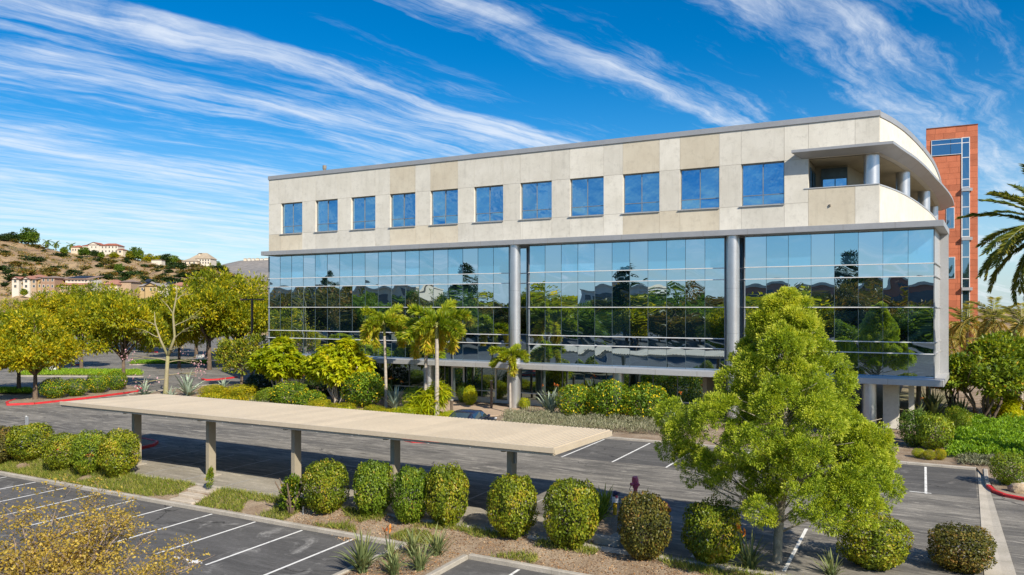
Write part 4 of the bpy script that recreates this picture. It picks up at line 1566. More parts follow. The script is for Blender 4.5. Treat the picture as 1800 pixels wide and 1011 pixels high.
for i, (x, d, s, gi) in enumerate(((20, 150, 1.15, 'yellow green tree standing alone below the white townhouse'), (85, 138, 1.35, 'olive tree crown beneath the mustard townhouse'), (120, 150, 1.5, 'olive tree crown in front of the solar roofed townhouse'),
                                   (165, 142, 1.5, 'wide olive tree crown beneath the pink roofed townhouse'), (205, 150, 1.45, 'olive tree crown between the pink and grey roofed townhouses'), (250, 140, 1.15, 'olive tree crown in front of the grey roofed townhouse'),
                                   (300, 132, 1.42, 'yellow tree crown at the foot of the hill behind the bare tree'), (345, 120, 1.45, 'yellow tree crown under the ridge end house'), (400, 118, 1.5, 'yellow tree crown below the far mesa'), (452, 112, 1.5, 'yellow tree touching the office building in view, below the mesa'))):
    c, t = GOLD[(i + 1) % 3]
    p = at(x, 540, d)
    p.z = 0
    plant('goldenrain_tree', gi, 'tree', p, [('trunk', t, M_bark), ('crown', c, LM['gold'])], i * 1.3, (s * 1.12, s * 1.12, s * 1.3), 'yellow green trees of the parking lots')

# ---------- the fern pine in the planting strip
random.seed(5)
prof = [(8.62, .05), (8.3, .35), (7.6, .9), (6.8, 1.5), (5.9, 2.3), (5.1, 2.8), (4.3, 3.25), (3.6, 3.6), (3.0, 3.65), (2.6, 3.3), (2.2, 2.5), (1.8, 1.2)]
pz, pr = [a for a, _ in prof][::-1], [b for _, b in prof][::-1]
tufts = []
m = MB()
ctr = lambda z: Vector((.35 * min(1, z / 4), .1, z))
m.tube([(0, 0, -.4), (.02, 0, .1), (.05, .0, 1.0), (.2, .05, 2.2), (.3, .08, 4.0), (.4, .1, 6.0), (.42, .1, 8.1)], [.19, .155, .14, .13, .1, .06, .02], 10)
for i in range(80):
    z = random.uniform(2.1, 7.6)
    a = random.uniform(0, 6.283)
    rr = np.interp(z, pz, pr) * random.uniform(.6, .95)
    e = ctr(z) + Vector((math.cos(a) * rr, math.sin(a) * rr, random.uniform(-.1, .5)))
    limb(m, ctr(max(1.0, z - rr * .45)), e, (.042 if z < 5 else .024), .008, .05, 5, 5)
pine_trunk = m.mesh('trunk', smooth=True)
P_, D_, V_ = [], [], []
boughs = []
for i in range(96):
    t = (i + .5) / 96
    z = 2.35 + 5.95 * t ** 1.25
    a = i * 2.399963 + random.uniform(-.35, .35)
    R_ = float(np.interp(z, pz, pr))
    lump = .84 + .42 * mnoise.noise((math.cos(a) * 1.1 + 3, math.sin(a) * 1.1, z * .55))
    br = (.24 + .42 * min(1, R_ / 2.6)) * random.uniform(.6, 1.3)
    rr = max(0, R_ * lump - br * .5) * (1 if i % 4 else random.uniform(.35, .7))
    if z < 2.75 and i % 3 == 0:
        continue
    boughs.append((np.array(ctr(z)) + np.array([math.cos(a) * rr, math.sin(a) * rr, random.uniform(-.15, .15)]), br, a))
for (dx_, dy_, z_, br_) in ((-.55, .1, 8.15, .26), (.1, 0, 8.45, .24), (.62, -.1, 8.1, .26), (-.9, .2, 7.6, .3), (1.0, .0, 7.5, .3)):
    boughs.append((np.array([.38 + dx_ * .85, .1 + dy_, z_]), br_, random.uniform(0, 6)))
for k in range(12):
    a_, z_ = -2.1 + 2.4 * (k + .5) / 12, random.uniform(2.7, 4.4)
    r_ = float(np.interp(z_, pz, pr)) * random.uniform(.5, .86)
    boughs.append((np.array(ctr(z_)) + np.array([math.cos(a_) * r_, math.sin(a_) * r_, 0]), random.uniform(.45, .7), a_))
for (bc, br, a) in boughs:
    out = np.array([math.cos(a) * .75, math.sin(a) * .75, .66])
    nt_ = int(11 + 26 * br)
    bt = random.uniform(-.12, .12)
    for _ in range(nt_):
        e0 = unit((rng.normal(size=3) + out * .55)[None])[0]
        c = bc + e0 * br * random.uniform(.72, 1.05) * np.array([1, 1, .8])
        rad = random.uniform(.13, .22)
        k = int(rng.uniform(105, 155))
        e = unit(rng.normal(size=(k, 3)) + e0 * .55)
        pos = c + e * rad * (.25 + .75 * rng.random((k, 1)) ** .6)
        P_.append(pos)
        D_.append(e + e0 * .3 + .25 * rng.normal(size=(k, 3)))
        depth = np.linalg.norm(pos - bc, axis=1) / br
        V_.append(np.clip(.08 + bt + .75 * (depth - .55) + .55 * (np.linalg.norm(pos - c, axis=1) / rad - .45) + .1 * rng.normal(size=k), 0, 1))  # needles darken inside each bough; its shade is put into the colour
P_, D_, V_ = map(np.concatenate, (P_, D_, V_))
n = len(P_)
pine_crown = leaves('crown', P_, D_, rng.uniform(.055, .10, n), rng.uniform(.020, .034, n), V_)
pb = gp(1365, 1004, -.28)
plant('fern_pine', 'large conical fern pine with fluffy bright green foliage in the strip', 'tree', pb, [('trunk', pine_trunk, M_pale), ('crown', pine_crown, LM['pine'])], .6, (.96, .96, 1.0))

# ---------- clipped bushes along the strip
def globe(name, n, ll, lw, sq=.72, seed=0, lv=(0, 1), flower=0.0, rag=.10):
    """leaves over a rounded, clipped body of unit half-width and unit height (0..2)"""
    d = unit(rng.normal(size=(n, 3)))
    e = np.sign(d) * np.abs(d) ** sq
    r = np.array([1 + rag * mnoise.noise((x * 2.2 + seed * 7, y * 2.2, z * 2.2)) + rag * .6 * mnoise.noise((x * 6, y * 6 + seed, z * 6)) for x, y, z in d])
    k = (1 - .42 * rng.random(n) ** 2.2) * r
    e = e / np.max(np.abs(e) ** 1, axis=1, keepdims=True) * .0 + e
    P = e * k[:, None]
    low = P[:, 2] < -.35
    P[low, :2] *= (1 - .35 * ((-.35 - P[low, 2]) / .65))[:, None]
    P[:, 2] += 1
    D = unit(np.cross(d, rng.normal(size=(n, 3)))) + .45 * d + .25 * rng.normal(size=(n, 3)) + np.array([0, 0, .15])
    pat = np.array([mnoise.noise((x * 1.6 + seed, y * 1.6, z * 1.6)) for x, y, z in d])
    V = np.clip(lv[0] + (lv[1] - lv[0]) * (.45 + .45 * pat + .20 * rng.normal(size=n)), 0, .90 if flower else 1)
    if flower:
        f = (rng.random(n) < flower) & (k > .93)
        V[f] = 1.0
    return leaves(name, P, D, ll * rng.uniform(.65, 1.35, n), lw * rng.uniform(.7, 1.3, n), V, up=d)


def stem_mesh():
    m = MB()
    for k in range(6):
        a = k * 1.047
        m.tube([(0, 0, -.25), (.1 * math.cos(a), .1 * math.sin(a), .3), (.5 * math.cos(a), .5 * math.sin(a), 1.1)], [.06, .045, .02], 5)
    return m.mesh('stem', smooth=True)


STEM = stem_mesh()
GL = [globe('foliage', 8800, .088, .064, .76, s, rag=.15) for s in range(4)]
bl = 'clipped bushes of the planting strip'
hb_ = [  # x, y bottom, width px, height px, material, label
    (-12, 822, 66, 70, 'bushr', 'bronze tinged clipped bush at the outer end of the hedge cluster'),
    (50, 822, 72, 66, 'bush', 'wide clipped bush in the hedge cluster next to the bronze tinged one'),
    (103, 836, 58, 66, 'bush', 'smallest clipped bush in the middle of the hedge cluster'),
    (150, 843, 60, 76, 'bushg', 'upright green clipped bush in the hedge cluster near the first carport post'),
    (202, 850, 68, 82, 'bush', 'clipped bush standing closest to the first carport post'),
    (571, 914, 74, 94, 'bush', 'round orange flecked bush next to the third carport post'),
    (654, 922, 70, 98, 'bushg', 'green clipped bush beside the fourth carport post'),
    (718, 934, 66, 100, 'bushg', 'green clipped bush in the middle of a close trio'),
    (783, 942, 74, 108, 'bush', 'clipped bush at the end of a close trio, flecked with yellow'),
    (901, 962, 86, 110, 'bush', 'round clipped bush in front of the last carport post'),
    (1005, 980, 96, 120, 'bush', 'large egg shaped clipped bush by the yellow standpipe'),
    (1136, 1000, 94, 116, 'bushr', 'dark bronze clipped bush hiding the red pipe island'),
    (1253, 1012, 98, 114, 'bush', 'clipped bush with green skirt left of the fern pine trunk'),
    (1543, 1020, 118, 96, 'bush', 'broad yellow green bush with a dark shaded flank by the fern pine'),
    (1702, 1026, 108, 80, 'bushr', 'low dark loose bush nearest the concrete gutter'),
]
for i, (x, yb, w, h, mt, lb) in enumerate(hb_):
    p = gp(x, yb - 4, -.27)
    p.z = bank(p.x, min(max(p.y, VS0 + .1), VS1)) - .02
    d = (p.y * CY - p.x * SY)
    hw = w * d / F / 2
    p += Vector((-SY, CY, 0)) * hw * .30
    p.z = bank(p.x, min(max(p.y, VS0 + .1), VS1)) - .04
    plant('clipped_bush', lb, 'bush', p, [('stem', STEM, M_bark), ('foliage', GL[i % 4], LM[mt])], i * 1.9, (hw * .94 * random.uniform(.94, 1.06), hw * .94, h * d / F / 2 * .98), bl).rotation_euler = (random.uniform(-.07, .07), random.uniform(-.07, .07), i * 1.9)
p = gp(512, 905, -.3)
YB = crown('foliage', [((0, 0, .55), (.30, .30, .5)), ((.1, 0, .9), (.18, .18, .35))], 40, 16, .14, .10, .06, .5)
plant('young_bush', 'small ragged green bush beside the orange flecked bush', 'bush', p, [('stem', STEM, M_bark), ('foliage', YB, LM['bushg'])], 0, (1.25, 1.25, 1.25))
p = gp(369, 862, -.05)
plant('young_bush', 'tiny upright seedling bush at the second carport post', 'bush', p, [('foliage', YB, LM['bushg'])], 1, (.45, .45, .8))

# ---------- strap-leaved clumps: each blade is a leaf of its own
def blade(name, ln, w, arch, nseg=5, cup=.25):
    vs, fs = [], []
    for i in range(nseg + 1):
        t = i / nseg
        ww = w * (1 - t) ** .6 * (.55 + .45 * math.sin(min(1, t * 2.2) * math.pi / 2)) if i < nseg else .001
        a = arch * t
        y, z = ln * (math.sin(a) / max(arch, .01) if arch else 0) * t ** 0, 0
        y = ln * (1 - math.cos(a)) / max(arch, .01)
        z = ln * math.sin(a) / max(arch, .01)
        vs += [(-ww / 2, y - cup * ww, z), (0, y, z), (ww / 2, y - cup * ww, z)]
    for i in range(nseg):
        for j in range(2):
            fs.append((i * 3 + j, i * 3 + j + 1, (i + 1) * 3 + j + 1, (i + 1) * 3 + j))
    V = np.array(vs)
    lv = np.clip(V[:, 2] / ln * .6 + rng.uniform(.1, .4), 0, 1)
    return np_mesh(name, V, np.array(fs), lv, True)


STRAP = [blade('leaf', 1.0, .09, a) for a in (.15, .4, .7, 1.1)]
AGV = [blade('leaf', 1.0, .19, a, 5, .4) for a in (.15, .35, .6)]
BOP = [blade('leaf', 1.0, .15, a, 5, .2) for a in (.15, .4, .7)]


def clump(name, label, cat, loc, kind, n, ln, mat, spread=.9, bloom=None, group=None, seed=0):
    random.seed(seed + 31)
    o = thing(name, label, cat, loc, group)
    for k in range(n):
        me = random.choice(kind)
        t = (k + .5) / n
        ob = link_mesh('leaf', me, LM[mat], o, (random.gauss(0, .05), random.gauss(0, .05), -.03),
                       Matrix.Rotation(k * 2.399963 + random.uniform(-.3, .3), 3, 'Z').to_4x4().to_euler())
        ob.rotation_euler = (Matrix.Rotation(k * 2.399963 + random.uniform(-.3, .3), 4, 'Z') @ Matrix.Rotation(-spread * t * random.uniform(.7, 1.1), 4, 'X')).to_euler()
        s = ln * random.uniform(.65, 1.12) * (1 - .25 * t)
        ob.scale = (s, s, s)
    if bloom:
        for k in range(bloom):
            a = random.uniform(0, 6.28)
            r = random.uniform(.1, .45) * ln
            h = ln * random.uniform(.85, 1.15)
            m = MB()
            m.tube([(r * .3 * math.cos(a), r * .3 * math.sin(a), 0), (r * math.cos(a), r * math.sin(a), h)], [.018, .012], 5)
            st_ = link_mesh('flower_stalk', m.mesh('flower_stalk'), LM['flax'], o)
            b = np.array([[r * math.cos(a), r * math.sin(a), h]] * 7) + rng.normal(0, .02, (7, 3))
            link_mesh('flower', leaves('flower', b, rng.normal(size=(7, 3)) + np.array([.3, 0, .9]), rng.uniform(.12, .24, 7), rng.uniform(.05, .08, 7), rng.random(7)), LM['orange'], st_)
    return o


strap_spots = [
    (636, 1006, 1.15, 34, 'flax', 'largest grey green strap leaved clump beside the near lot bay line', 0),
    (688, 985, .7, 22, 'flax', 'small strap leaved clump with orange blooms in the peninsula', 3),
    (727, 976, .8, 24, 'flax', 'upright strap leaved clump behind the others at the peninsula head', 0),
    (768, 976, .85, 24, 'flax', 'yellowish strap leaved clump under the end bush of the trio', 0),
    (738, 1002, .85, 26, 'flax', 'spreading grey strap leaved clump by the peninsula kerb', 0),
    (692, 1010, .8, 22, 'flax', 'low strap leaved clump in the middle of the peninsula', 0),
    (1318, 1004, .95, 26, 'flax', 'strap leaved clump with orange buds left of the fern pine trunk', 3),
    (1462, 1016, .75, 20, 'flax', 'strap leaved clump between the fern pine and the broad bush', 0),
    (1062, 903, .95, 26, 'green', 'dense dark green strap leaved clump at the yellow standpipe', 0),
    (1048, 918, 1.0, 30, 'green', 'dark strap leaved clump on the shaded side of the yellow standpipe', 0),
    (1130, 897, .75, 24, 'green', 'dark spiky clump at the foot of the red pipe', 0),
]
for i, (x, y, ln, n, mt, lb, bl_) in enumerate(strap_spots):
    z = -.38 if x < 800 else (-.1 if y > 950 else .08)
    clump('strap_plant', lb, 'plant', gp(x, y, z), STRAP, int(n * 2.2), ln * 1.25, mt, .85, min(bl_, 2), 'strap leaved clumps', i)
for i, (x, y, ln, lb) in enumerate(((255, 696, 1.2, 'blue grey agave at the tip of the planting bed'), (331, 696, 1.7, 'largest blue grey agave beside the pale barked tree'), (300, 700, .8, 'small agave at the foot of the pale barked tree'), (392, 684, .9, 'grey green agave among low shrubs by the dark bush'))):
    clump('agave', lb, 'agave', gp(x, y, .08), AGV, 22, ln * 1.4, 'agave', 1.25, None, 'agaves', i + 60)
for i, (x, y, ln, n, bl_, lb) in enumerate(((694, 722, 1.8, 30, 3, 'bird of paradise clump between the two foxtail palms'), (968, 728, 1.9, 34, 3, 'bird of paradise clump beside the yellow flowered bushes'), (1182, 762, 1.5, 28, 0, 'grey green bird of paradise by the kerb near the fern pine'),
                                          (1205, 742, 1.4, 22, 1, 'bird of paradise half hidden behind the fern pine'), (1640, 738, 2.0, 36, 10, 'bird of paradise with many orange blooms under the overhang'), (1690, 742, 1.6, 28, 5, 'bird of paradise with orange blooms beside the coral tree'), (1612, 745, 1.4, 20, 3, 'small bird of paradise next to the thin pier'))):
    clump('bird_of_paradise', lb, 'plant', gp(x, y, .09), BOP, int(n * 1.3), ln * 1.2, 'agave' if i in (0, 1, 2) else 'flax', .85, bl_, 'birds of paradise', i + 90)


# ---------- palms: every frond a part
def frond(name, ln, arch, nl, ll, lw, plume=0.0, droop=.35, stiff=0.0, lvb=.3):
    P, D, Lg, V = [], [], [], []
    rach = MB()
    pts = []
    for i in range(11):
        t = i / 10
        a = arch * t
        pts.append(Vector((0, ln * math.sin(a) / arch, ln * (math.cos(a) - 1) / arch)))
    rach.tube(pts, [.03 * (1 - .85 * i / 10) * ln / 2.2 + .004 for i in range(11)], 5)
    for k in range(nl):
        t = .12 + .88 * (k + .5) / nl
        i = min(9, int(t * 10))
        p = pts[i].lerp(pts[i + 1], t * 10 - i)
        tan = (pts[i + 1] - pts[i]).normalized()
        side = 1 if k % 2 else -1
        nrm = Vector((0, -tan.z, tan.y))
        if plume:
            th = random.uniform(0, 6.283)
            d = Vector((math.cos(th), 0, 0)) + nrm * math.sin(th)
            d = d * plume + tan * .75
        else:
            d = Vector((side, 0, 0)) + tan * .75 + nrm * random.uniform(-.05, .4) - Vector((0, 0, droop * random.uniform(.6, 1.4)))
        P.append(p)
        D.append(d)
        Lg.append(ll * (math.sin(math.pi * min(1, .15 + .85 * (1 - abs(t - .45) / .6))) * .3 + .7) * (1 if t < .85 else 1.2 - t * .5) * random.uniform(.85, 1.15))
        V.append(min(1, max(0, lvb + .2 * random.gauss(0, 1) + .25 * t)))
    me = leaves(name, np.array(P), np.array([tuple(d) for d in D]), np.array(Lg), np.full(nl, lw), np.array(V), fold=.15)
    return me, rach.mesh('rachis', smooth=True)


random.seed(21)
FOX = [frond('frond', 1.9, a, 380, .50, .08, 1.0, lvb=b) for a, b in ((1.1, .25), (1.5, .35), (.9, .2), (1.9, .6))]
DAT = [frond('frond', 4.0, a, 320, .58, .065, 0, .3, lvb=b) for a, b in ((.9, .3), (1.3, .4), (1.7, .55))]
RPF = [frond('frond', 4.0, a, 36, 1.0, .34, 0, .3, lvb=.4) for a in (.9, 1.4, 1.8)]
FEA = [frond('frond', 2.8, a, 150, .75, .055, 0, .55, lvb=b) for a, b in ((1.2, .35), (1.7, .6), (2.1, .8))]


def ptrunk(name, h, r0, r1, rings=True, lean=(0, 0)):
    m = MB()
    n = 26
    pts, rad = [], []
    for i in range(n + 1):
        t = i / n
        pts.append((lean[0] * t * t, lean[1] * t * t, -.2 + (h + .2) * t))
        rad.append((r0 + (r1 - r0) * t) * (1 + (.05 if rings and i % 2 else 0)) * (1.25 if i == 0 else 1))
    m.tube(pts, rad, 12)
    return m.mesh(name, smooth=True)


def palm(name, label, loc, h, r, fr, nf, mat, fs=1.0, shaft=.9, elev=(.1, 1.2), group=None, lean=(0, 0), seed=0, tm=None):
    random.seed(seed)
    o = thing(name, label, 'palm', loc, group)
    link_mesh('trunk', ptrunk('trunk', h, r, r * .72, True, lean), tm or M_ptrunk, o)
    top = Vector((lean[0], lean[1], h))
    if shaft:
        s = MB()
        s.tube([top - Vector((0, 0, .08)), top + Vector((0, 0, shaft * .4)), top + Vector((0, 0, shaft))], [r * .85, r * .8, r * .4], 12)
        link_mesh('crownshaft', s.mesh('crownshaft', smooth=True), M_shaft, o)
    c = top + Vector((0, 0, shaft * .92))
    for k in range(nf):
        t = (k + .5) / nf
        el = elev[1] + (elev[0] - elev[1]) * t + random.uniform(-.1, .1)
        me, ra = fr[min(len(fr) - 1, int(t * len(fr)))] if random.random() < .75 else random.choice(fr)
        ob = link_mesh('frond', me, LM[mat], o, c)
        ob.rotation_euler = (Matrix.Rotation(k * 2.399963 + random.uniform(-.2, .2), 4, 'Z') @ Matrix.Rotation(el, 4, 'X')).to_euler()
        s = fs * random.uniform(.9, 1.1)
        ob.scale = (s, s, s)
        link_mesh('rachis', ra, M_shaft, ob)
    return o


pg = 'foxtail palms at the entrance'
p = gp(678.5, 716, .08)
palm('foxtail_palm', 'slim foxtail palm standing behind the bird of paradise clump', p, 5.6, .13, FOX, 12, 'palm', 1.2, .9, (-.15, 1.3), pg, (-.15, 0), 1)
p = gp(768, 740, .08)
palm('foxtail_palm', 'tall foxtail palm with white trunk close to the carport roof', p, 5.7, .17, FOX, 12, 'palm', 1.25, .9, (-.3, 1.25), pg, (.0, 0), 2)
p = gp(748, 722, .08)
palm('foxtail_palm', 'foxtail palm rising out of the feathery philodendron bush', p, 4.9, .16, FOX, 10, 'palm', 1.1, .9, (-.2, 1.2), pg, (.05, 0), 3)
p = gp(897, 727, .08)
palm('foxtail_palm', 'small foxtail palm in front of the tall silver column', p, 3.6, .10, FOX, 9, 'palm', .85, .7, (-.4, 1.1), pg, (-.05, 0), 4)
p = at(1858, 560, 38)
p.z = 0
palm('date_palm', 'big date palm whose dark fronds hang over the red tower', p, fz(1842, 425, 38 * (SY * (1842 - 900) / F + CY)) + .1, .40, DAT, 66, 'dpalm', 1.0, .3, (-.75, 1.35), None, (0, 0), 5, M_bark)
for i, (x, d, hh, s, lb) in enumerate(((1700, 66, 6.9, 1.0, 'feathery golden palm right beside the end fin of the building'), (1745, 61, 7.3, 1.05, 'feathery palm standing below the date palm fronds'), (1795, 57, 7.0, 1.0, 'feathery palm behind the coral tree crown'), (1672, 72, 5.6, .9, 'low feathery palm at the foot of the red tower'))):
    p = at(x, 540, d)
    p.z = .06
    palm('feather_palm', lb, p, hh - 1.2, .14, FEA, 15, 'feather', s, .8, (-.6, 1.3), 'feathery palms below the red tower', (0, 0), 40 + i)

# ---------- umbrella trees and shrubs against the glass
def whorls(name, lobes, per, nl, ll, lw):
    P, D, V = [], [], []
    for (c, r) in lobes:
        cc, out = ell(per, c, r, .6)
        for p, d in zip(cc, out):
            b = rng.uniform(.25, .72)
            ax = unit((d * .6 + np.array([0, 0, .8]))[None])[0]
            a = unit(np.cross(ax, [.3, .5, .1])[None])[0]
            bb = np.cross(ax, a)
            for layer in range(2):
                for k in range(nl):
                    th = 2 * math.pi * (k + .5 * layer) / nl + rng.uniform(-.2, .2)
                    P.append(p + ax * .08 * layer)
                    D.append(a * math.cos(th) + bb * math.sin(th) + ax * (.15 - .55 * (1 - layer)) + rng.normal(0, .15, 3))
                    V.append(np.clip(b + .12 * rng.normal(), 0, 1))
    n = len(P)
    return leaves(name, np.array(P), np.array(D), ll * rng.uniform(.7, 1.25, n), lw * rng.uniform(.8, 1.2, n), np.array(V), up=np.tile([0, 0, 1.0], (n, 1)))


random.seed(9)
ul = [((0, 0, 3.1), (1.5, 1.5, 1.0)), ((-1.3, 0, 2.5), (1.1, 1.1, .9)), ((1.4, .2, 2.6), (1.2, 1.2, .9)), ((.3, -1.0, 2.4), (1.2, 1.0, .9)), ((.2, 1.0, 2.7), (1.2, 1.0, .8)), ((.9, -.3, 3.9), (.6, .6, .5))]
UMB = whorls('crown', ul, 70, 8, .38, .19)


def multi(name, lobes, r, n=6):
    m = MB()
    for k in range(n):
        c = Vector(lobes[k % len(lobes)][0])
        s = Vector((random.gauss(0, .12), random.gauss(0, .12), -.2))
        pts = limb(m, s, c, r, r * .35, .03, 5, 6)
        limb(m, pts[3], c + Vector((random.gauss(0, .7), random.gauss(0, .7), .3)), r * .4, r * .12, .03, 3, 5)
    return m.mesh(name, smooth=True)


UT_ = multi('trunk', ul, .075, 8)
M_white = pmat('white_bark', (.55, .49, .42), (.42, .37, .31), 2.2, .9, .2, 14)
p = gp(592, 712, .08)
plant('umbrella_tree', 'lime green umbrella tree with several pale stems before the glass', 'tree', p, [('trunk', UT_, M_white), ('crown', UMB, LM['lime'])], .2, (1.22, 1.1, 1.18))
p = gp(490, 702, .08)
plant('umbrella_tree', 'wide lime green umbrella tree with a thick whitish trunk', 'tree', p, [('trunk', UT_, M_white), ('crown', UMB, LM['lime'])], 2.4, (1.5, 1.25, 1.16))
dl = [((0, 0, 2.6), (2.2, 2.0, 1.5)), ((1.2, .5, 3.4), (1.5, 1.5, 1.1)), ((-1.4, .2, 3.0), (1.5, 1.4, 1.2))]
DKC = crown('crown', dl, 110, 18, .34, .22, .12, .3)
DKT = trunk('trunk', 1.2, .14, dl)
p = gp(425, 680, .08)
plant('dark_tree', 'dense dull green tree at the office building corner beside the umbrella trees', 'tree', p, [('trunk', DKT, M_bark), ('crown', DKC, LM['bush'])], 0, (1.15, 1.0, 1.12))
# coral trees at the right
cl = [((0, 0, 3.6), (1.9, 1.8, 1.3)), ((-1.7, .2, 3.1), (1.4, 1.3, 1.1)), ((1.8, .1, 3.3), (1.6, 1.4, 1.2)), ((.2, -1.2, 2.9), (1.6, 1.2, 1.0)), ((.8, .8, 4.4), (1.3, 1.2, .9))]
COR = crown('crown', cl, 80, 20, .36, .26, .14, .1, .0)
COT = multi('trunk', cl, .11, 7)
for i, (x, y, s, r, lb) in enumerate(((1735, 745, 1.08, .3, 'broad orange flecked tree with forking grey stems above the hedge'), (1800, 735, 1.1, 2.2, 'orange flecked tree at the far end of the bright green hedge'), (1672, 716, .75, 4, 'smaller orange flecked tree in the shade beyond the overhang'))):
    plant('coral_tree', lb, 'tree', gp(x, y, .07), [('trunk', COT, M_bark), ('crown', COR, LM['bushg'])], r, s, 'orange flecked trees by the overhang')
for i, (x, y, h) in enumerate(((1615, 712, 4), (1632, 708, 4.4), (1738, 722, 4.2))):
    p = gp(x, y, .06)
    palm('feather_palm', ('palm with a bare grey trunk seen under the overhang beside the thin pier', 'palm with a bare grey trunk standing deeper under the overhang', 'palm with a pale grey trunk behind the coral tree stems')[i], p, h, .2, FEA, 8, 'feather', .8, .6, (-.4, 1.2), 'palms beyond the overhang', (0, 0), 70 + i)

# flowering and plain shrubs of the beds
FLG = [globe('foliage', 4200, .11, .065, .85, 20 + s, (0, .9), .16, .16) for s in range(3)]
PLG = [globe('foliage', 4200, .12, .065, .9, 30 + s, (.1, .95), 0, .22) for s in range(3)]
shr = [  # x, y bottom, w, h, mesh set, material, label, name
    (88, 704, 46, 36, FLG, 'flower', 'yellow flowered bush at the outer end of the red kerbed island', 'flowering_bush'),
    (128, 700, 40, 32, FLG, 'flower', 'lowest yellow flowered bush on the red kerbed island', 'flowering_bush'),
    (166, 694, 40, 34, FLG, 'flower', 'yellow flowered bush between its neighbours on the red kerbed island', 'flowering_bush'),
    (200, 689, 36, 34, FLG, 'flower', 'yellow flowered bush at the leaning trunk on the red kerbed island', 'flowering_bush'),
    (1013, 740, 66, 60, FLG, 'flower', 'yellow flowered bush next to the bird of paradise by the column', 'flowering_bush'),
    (1074, 744, 74, 70, FLG, 'flower', 'tallest yellow flowered bush, between two others before the glass', 'flowering_bush'),
    (1138, 748, 84, 68, FLG, 'flower', 'widest yellow flowered bush at the end near the fern pine', 'flowering_bush'),
    (636, 720, 78, 64, FLG, 'flower', 'round yellow flecked bush between umbrella tree and slim palm', 'flowering_bush'),
    (505, 722, 70, 46, FLG, 'flower', 'yellow flecked bush under the wide umbrella tree', 'flowering_bush'),
    (540, 726, 60, 36, FLG, 'flower', 'low yellow flecked bush between the umbrella tree stems', 'flowering_bush'),
    (1140, 700, 60, 40, PLG, 'dark', 'shade darkened bush behind the yellow flowered bushes against the glass', 'dark_bush'),  # this and the next: shade under the slab put into dark leaf colour
    (1188, 706, 70, 42, PLG, 'dark', 'shade darkened bush against the glass beside the fern pine crown', 'dark_bush'),
    (735, 690, 56, 46, PLG, 'dark', 'dark bush against the ground floor glass behind the palms', 'dark_bush'),
    (665, 690, 54, 44, PLG, 'dark', 'dark bush against the ground floor glass behind the slim palm', 'dark_bush'),
    (455, 700, 64, 40, PLG, 'dark', 'dark shaded bush under the dull green tree', 'dark_bush'),
    (560, 700, 66, 36, PLG, 'dark', 'dark shaded bush behind the umbrella tree stems', 'dark_bush'),
    (826, 716, 26, 34, PLG, 'lime', 'small fresh green bush in front of the glass doors', 'green_bush'),
    (922, 722, 20, 20, PLG, 'lime', 'little round green bush at the foot of the tall silver column', 'green_bush'),
    (420, 706, 60, 26, PLG, 'gold', 'low golden shrub behind the carport roof, by the agaves', 'low_shrub'),
    (370, 702, 46, 22, PLG, 'gold', 'low golden shrub next to the largest agave', 'low_shrub'),
    (600, 730, 50, 18, PLG, 'gold', 'low golden shrub at the umbrella tree stems', 'low_shrub'),
    (675, 738, 44, 16, PLG, 'gold', 'low golden shrub at the foot of the slim palm', 'low_shrub'),
    (655, 738, 40, 22, PLG, 'gold', 'low golden shrub between the round bush and the slim palm trunk', 'low_shrub'),
    (712, 744, 46, 26, PLG, 'lime', 'low lime shrub between the bird of paradise and the philodendron', 'low_shrub'),
    (728, 728, 44, 44, PLG, 'bushg', 'leafy green bush behind the philodendron', 'green_bush'),
    (790, 750, 34, 24, PLG, 'lime', 'low lime shrub at the stubby brown post', 'low_shrub'),
    (846, 704, 40, 34, PLG, 'green', 'green bush against the glass between the two doors', 'green_bush'),
    (560, 732, 46, 26, PLG, 'gold', 'low golden shrub below the flecked bushes of the umbrella trees', 'low_shrub'),
    (468, 716, 44, 30, PLG, 'bushg', 'mid green bush in front of the dull green tree', 'green_bush'),
    (1615, 790, 52, 66, PLG, 'green', 'tall dark green shrub at the near pier of the overhang', 'green_bush'),
    (1650, 795, 62, 62, PLG, 'bushg', 'soft green shrub between the pier shrub and the bright hedge', 'green_bush'),
    (1690, 770, 50, 50, PLG, 'bushg', 'soft green shrub behind the bright hedge under orange blooms', 'green_bush'),
    (1655, 812, 20, 20, PLG, 'gold', 'little golden shrub on the mulch by the kerb', 'low_shrub'),
    (1618, 808, 22, 16, PLG, 'lime', 'little lime shrub on the mulch beside the fern pine crown', 'low_shrub'),
    (1636, 812, 20, 18, PLG, 'gold', 'little orange tipped shrub between two others on the mulch', 'low_shrub'),
    (1785, 858, 62, 56, PLG, 'bushg', 'boxy green hedge bush on the red kerbed corner', 'green_bush'),
    (1760, 735, 50, 40, PLG, 'lime', 'bright bush under the coral tree stems', 'green_bush'),
]
for i, (x, yb, w, h, ms_, mt, lb, nm) in enumerate(shr):
    p = gp(x, yb - 2, .07)
    d = (p.y * CY - p.x * SY)
    hw = w * d / F / 2
    p += Vector((-SY, CY, 0)) * hw * .5
    if p.y > 53.6 and p.x < fu(1235, 54.7):
        p.y = 53.6
    plant(nm, lb, 'bush', p, [('stem', STEM, M_bark), ('foliage', ms_[i % 3], LM[mt])], i * 1.3, (hw * .95, hw * (.95 if p.y < 52.6 else .5), h * d / F / 2), {'flowering_bush': 'yellow flowered bushes', 'dark_bush': 'dark bushes at the glass', 'green_bush': 'green bushes of the beds', 'low_shrub': 'low shrubs of the beds'}[nm])
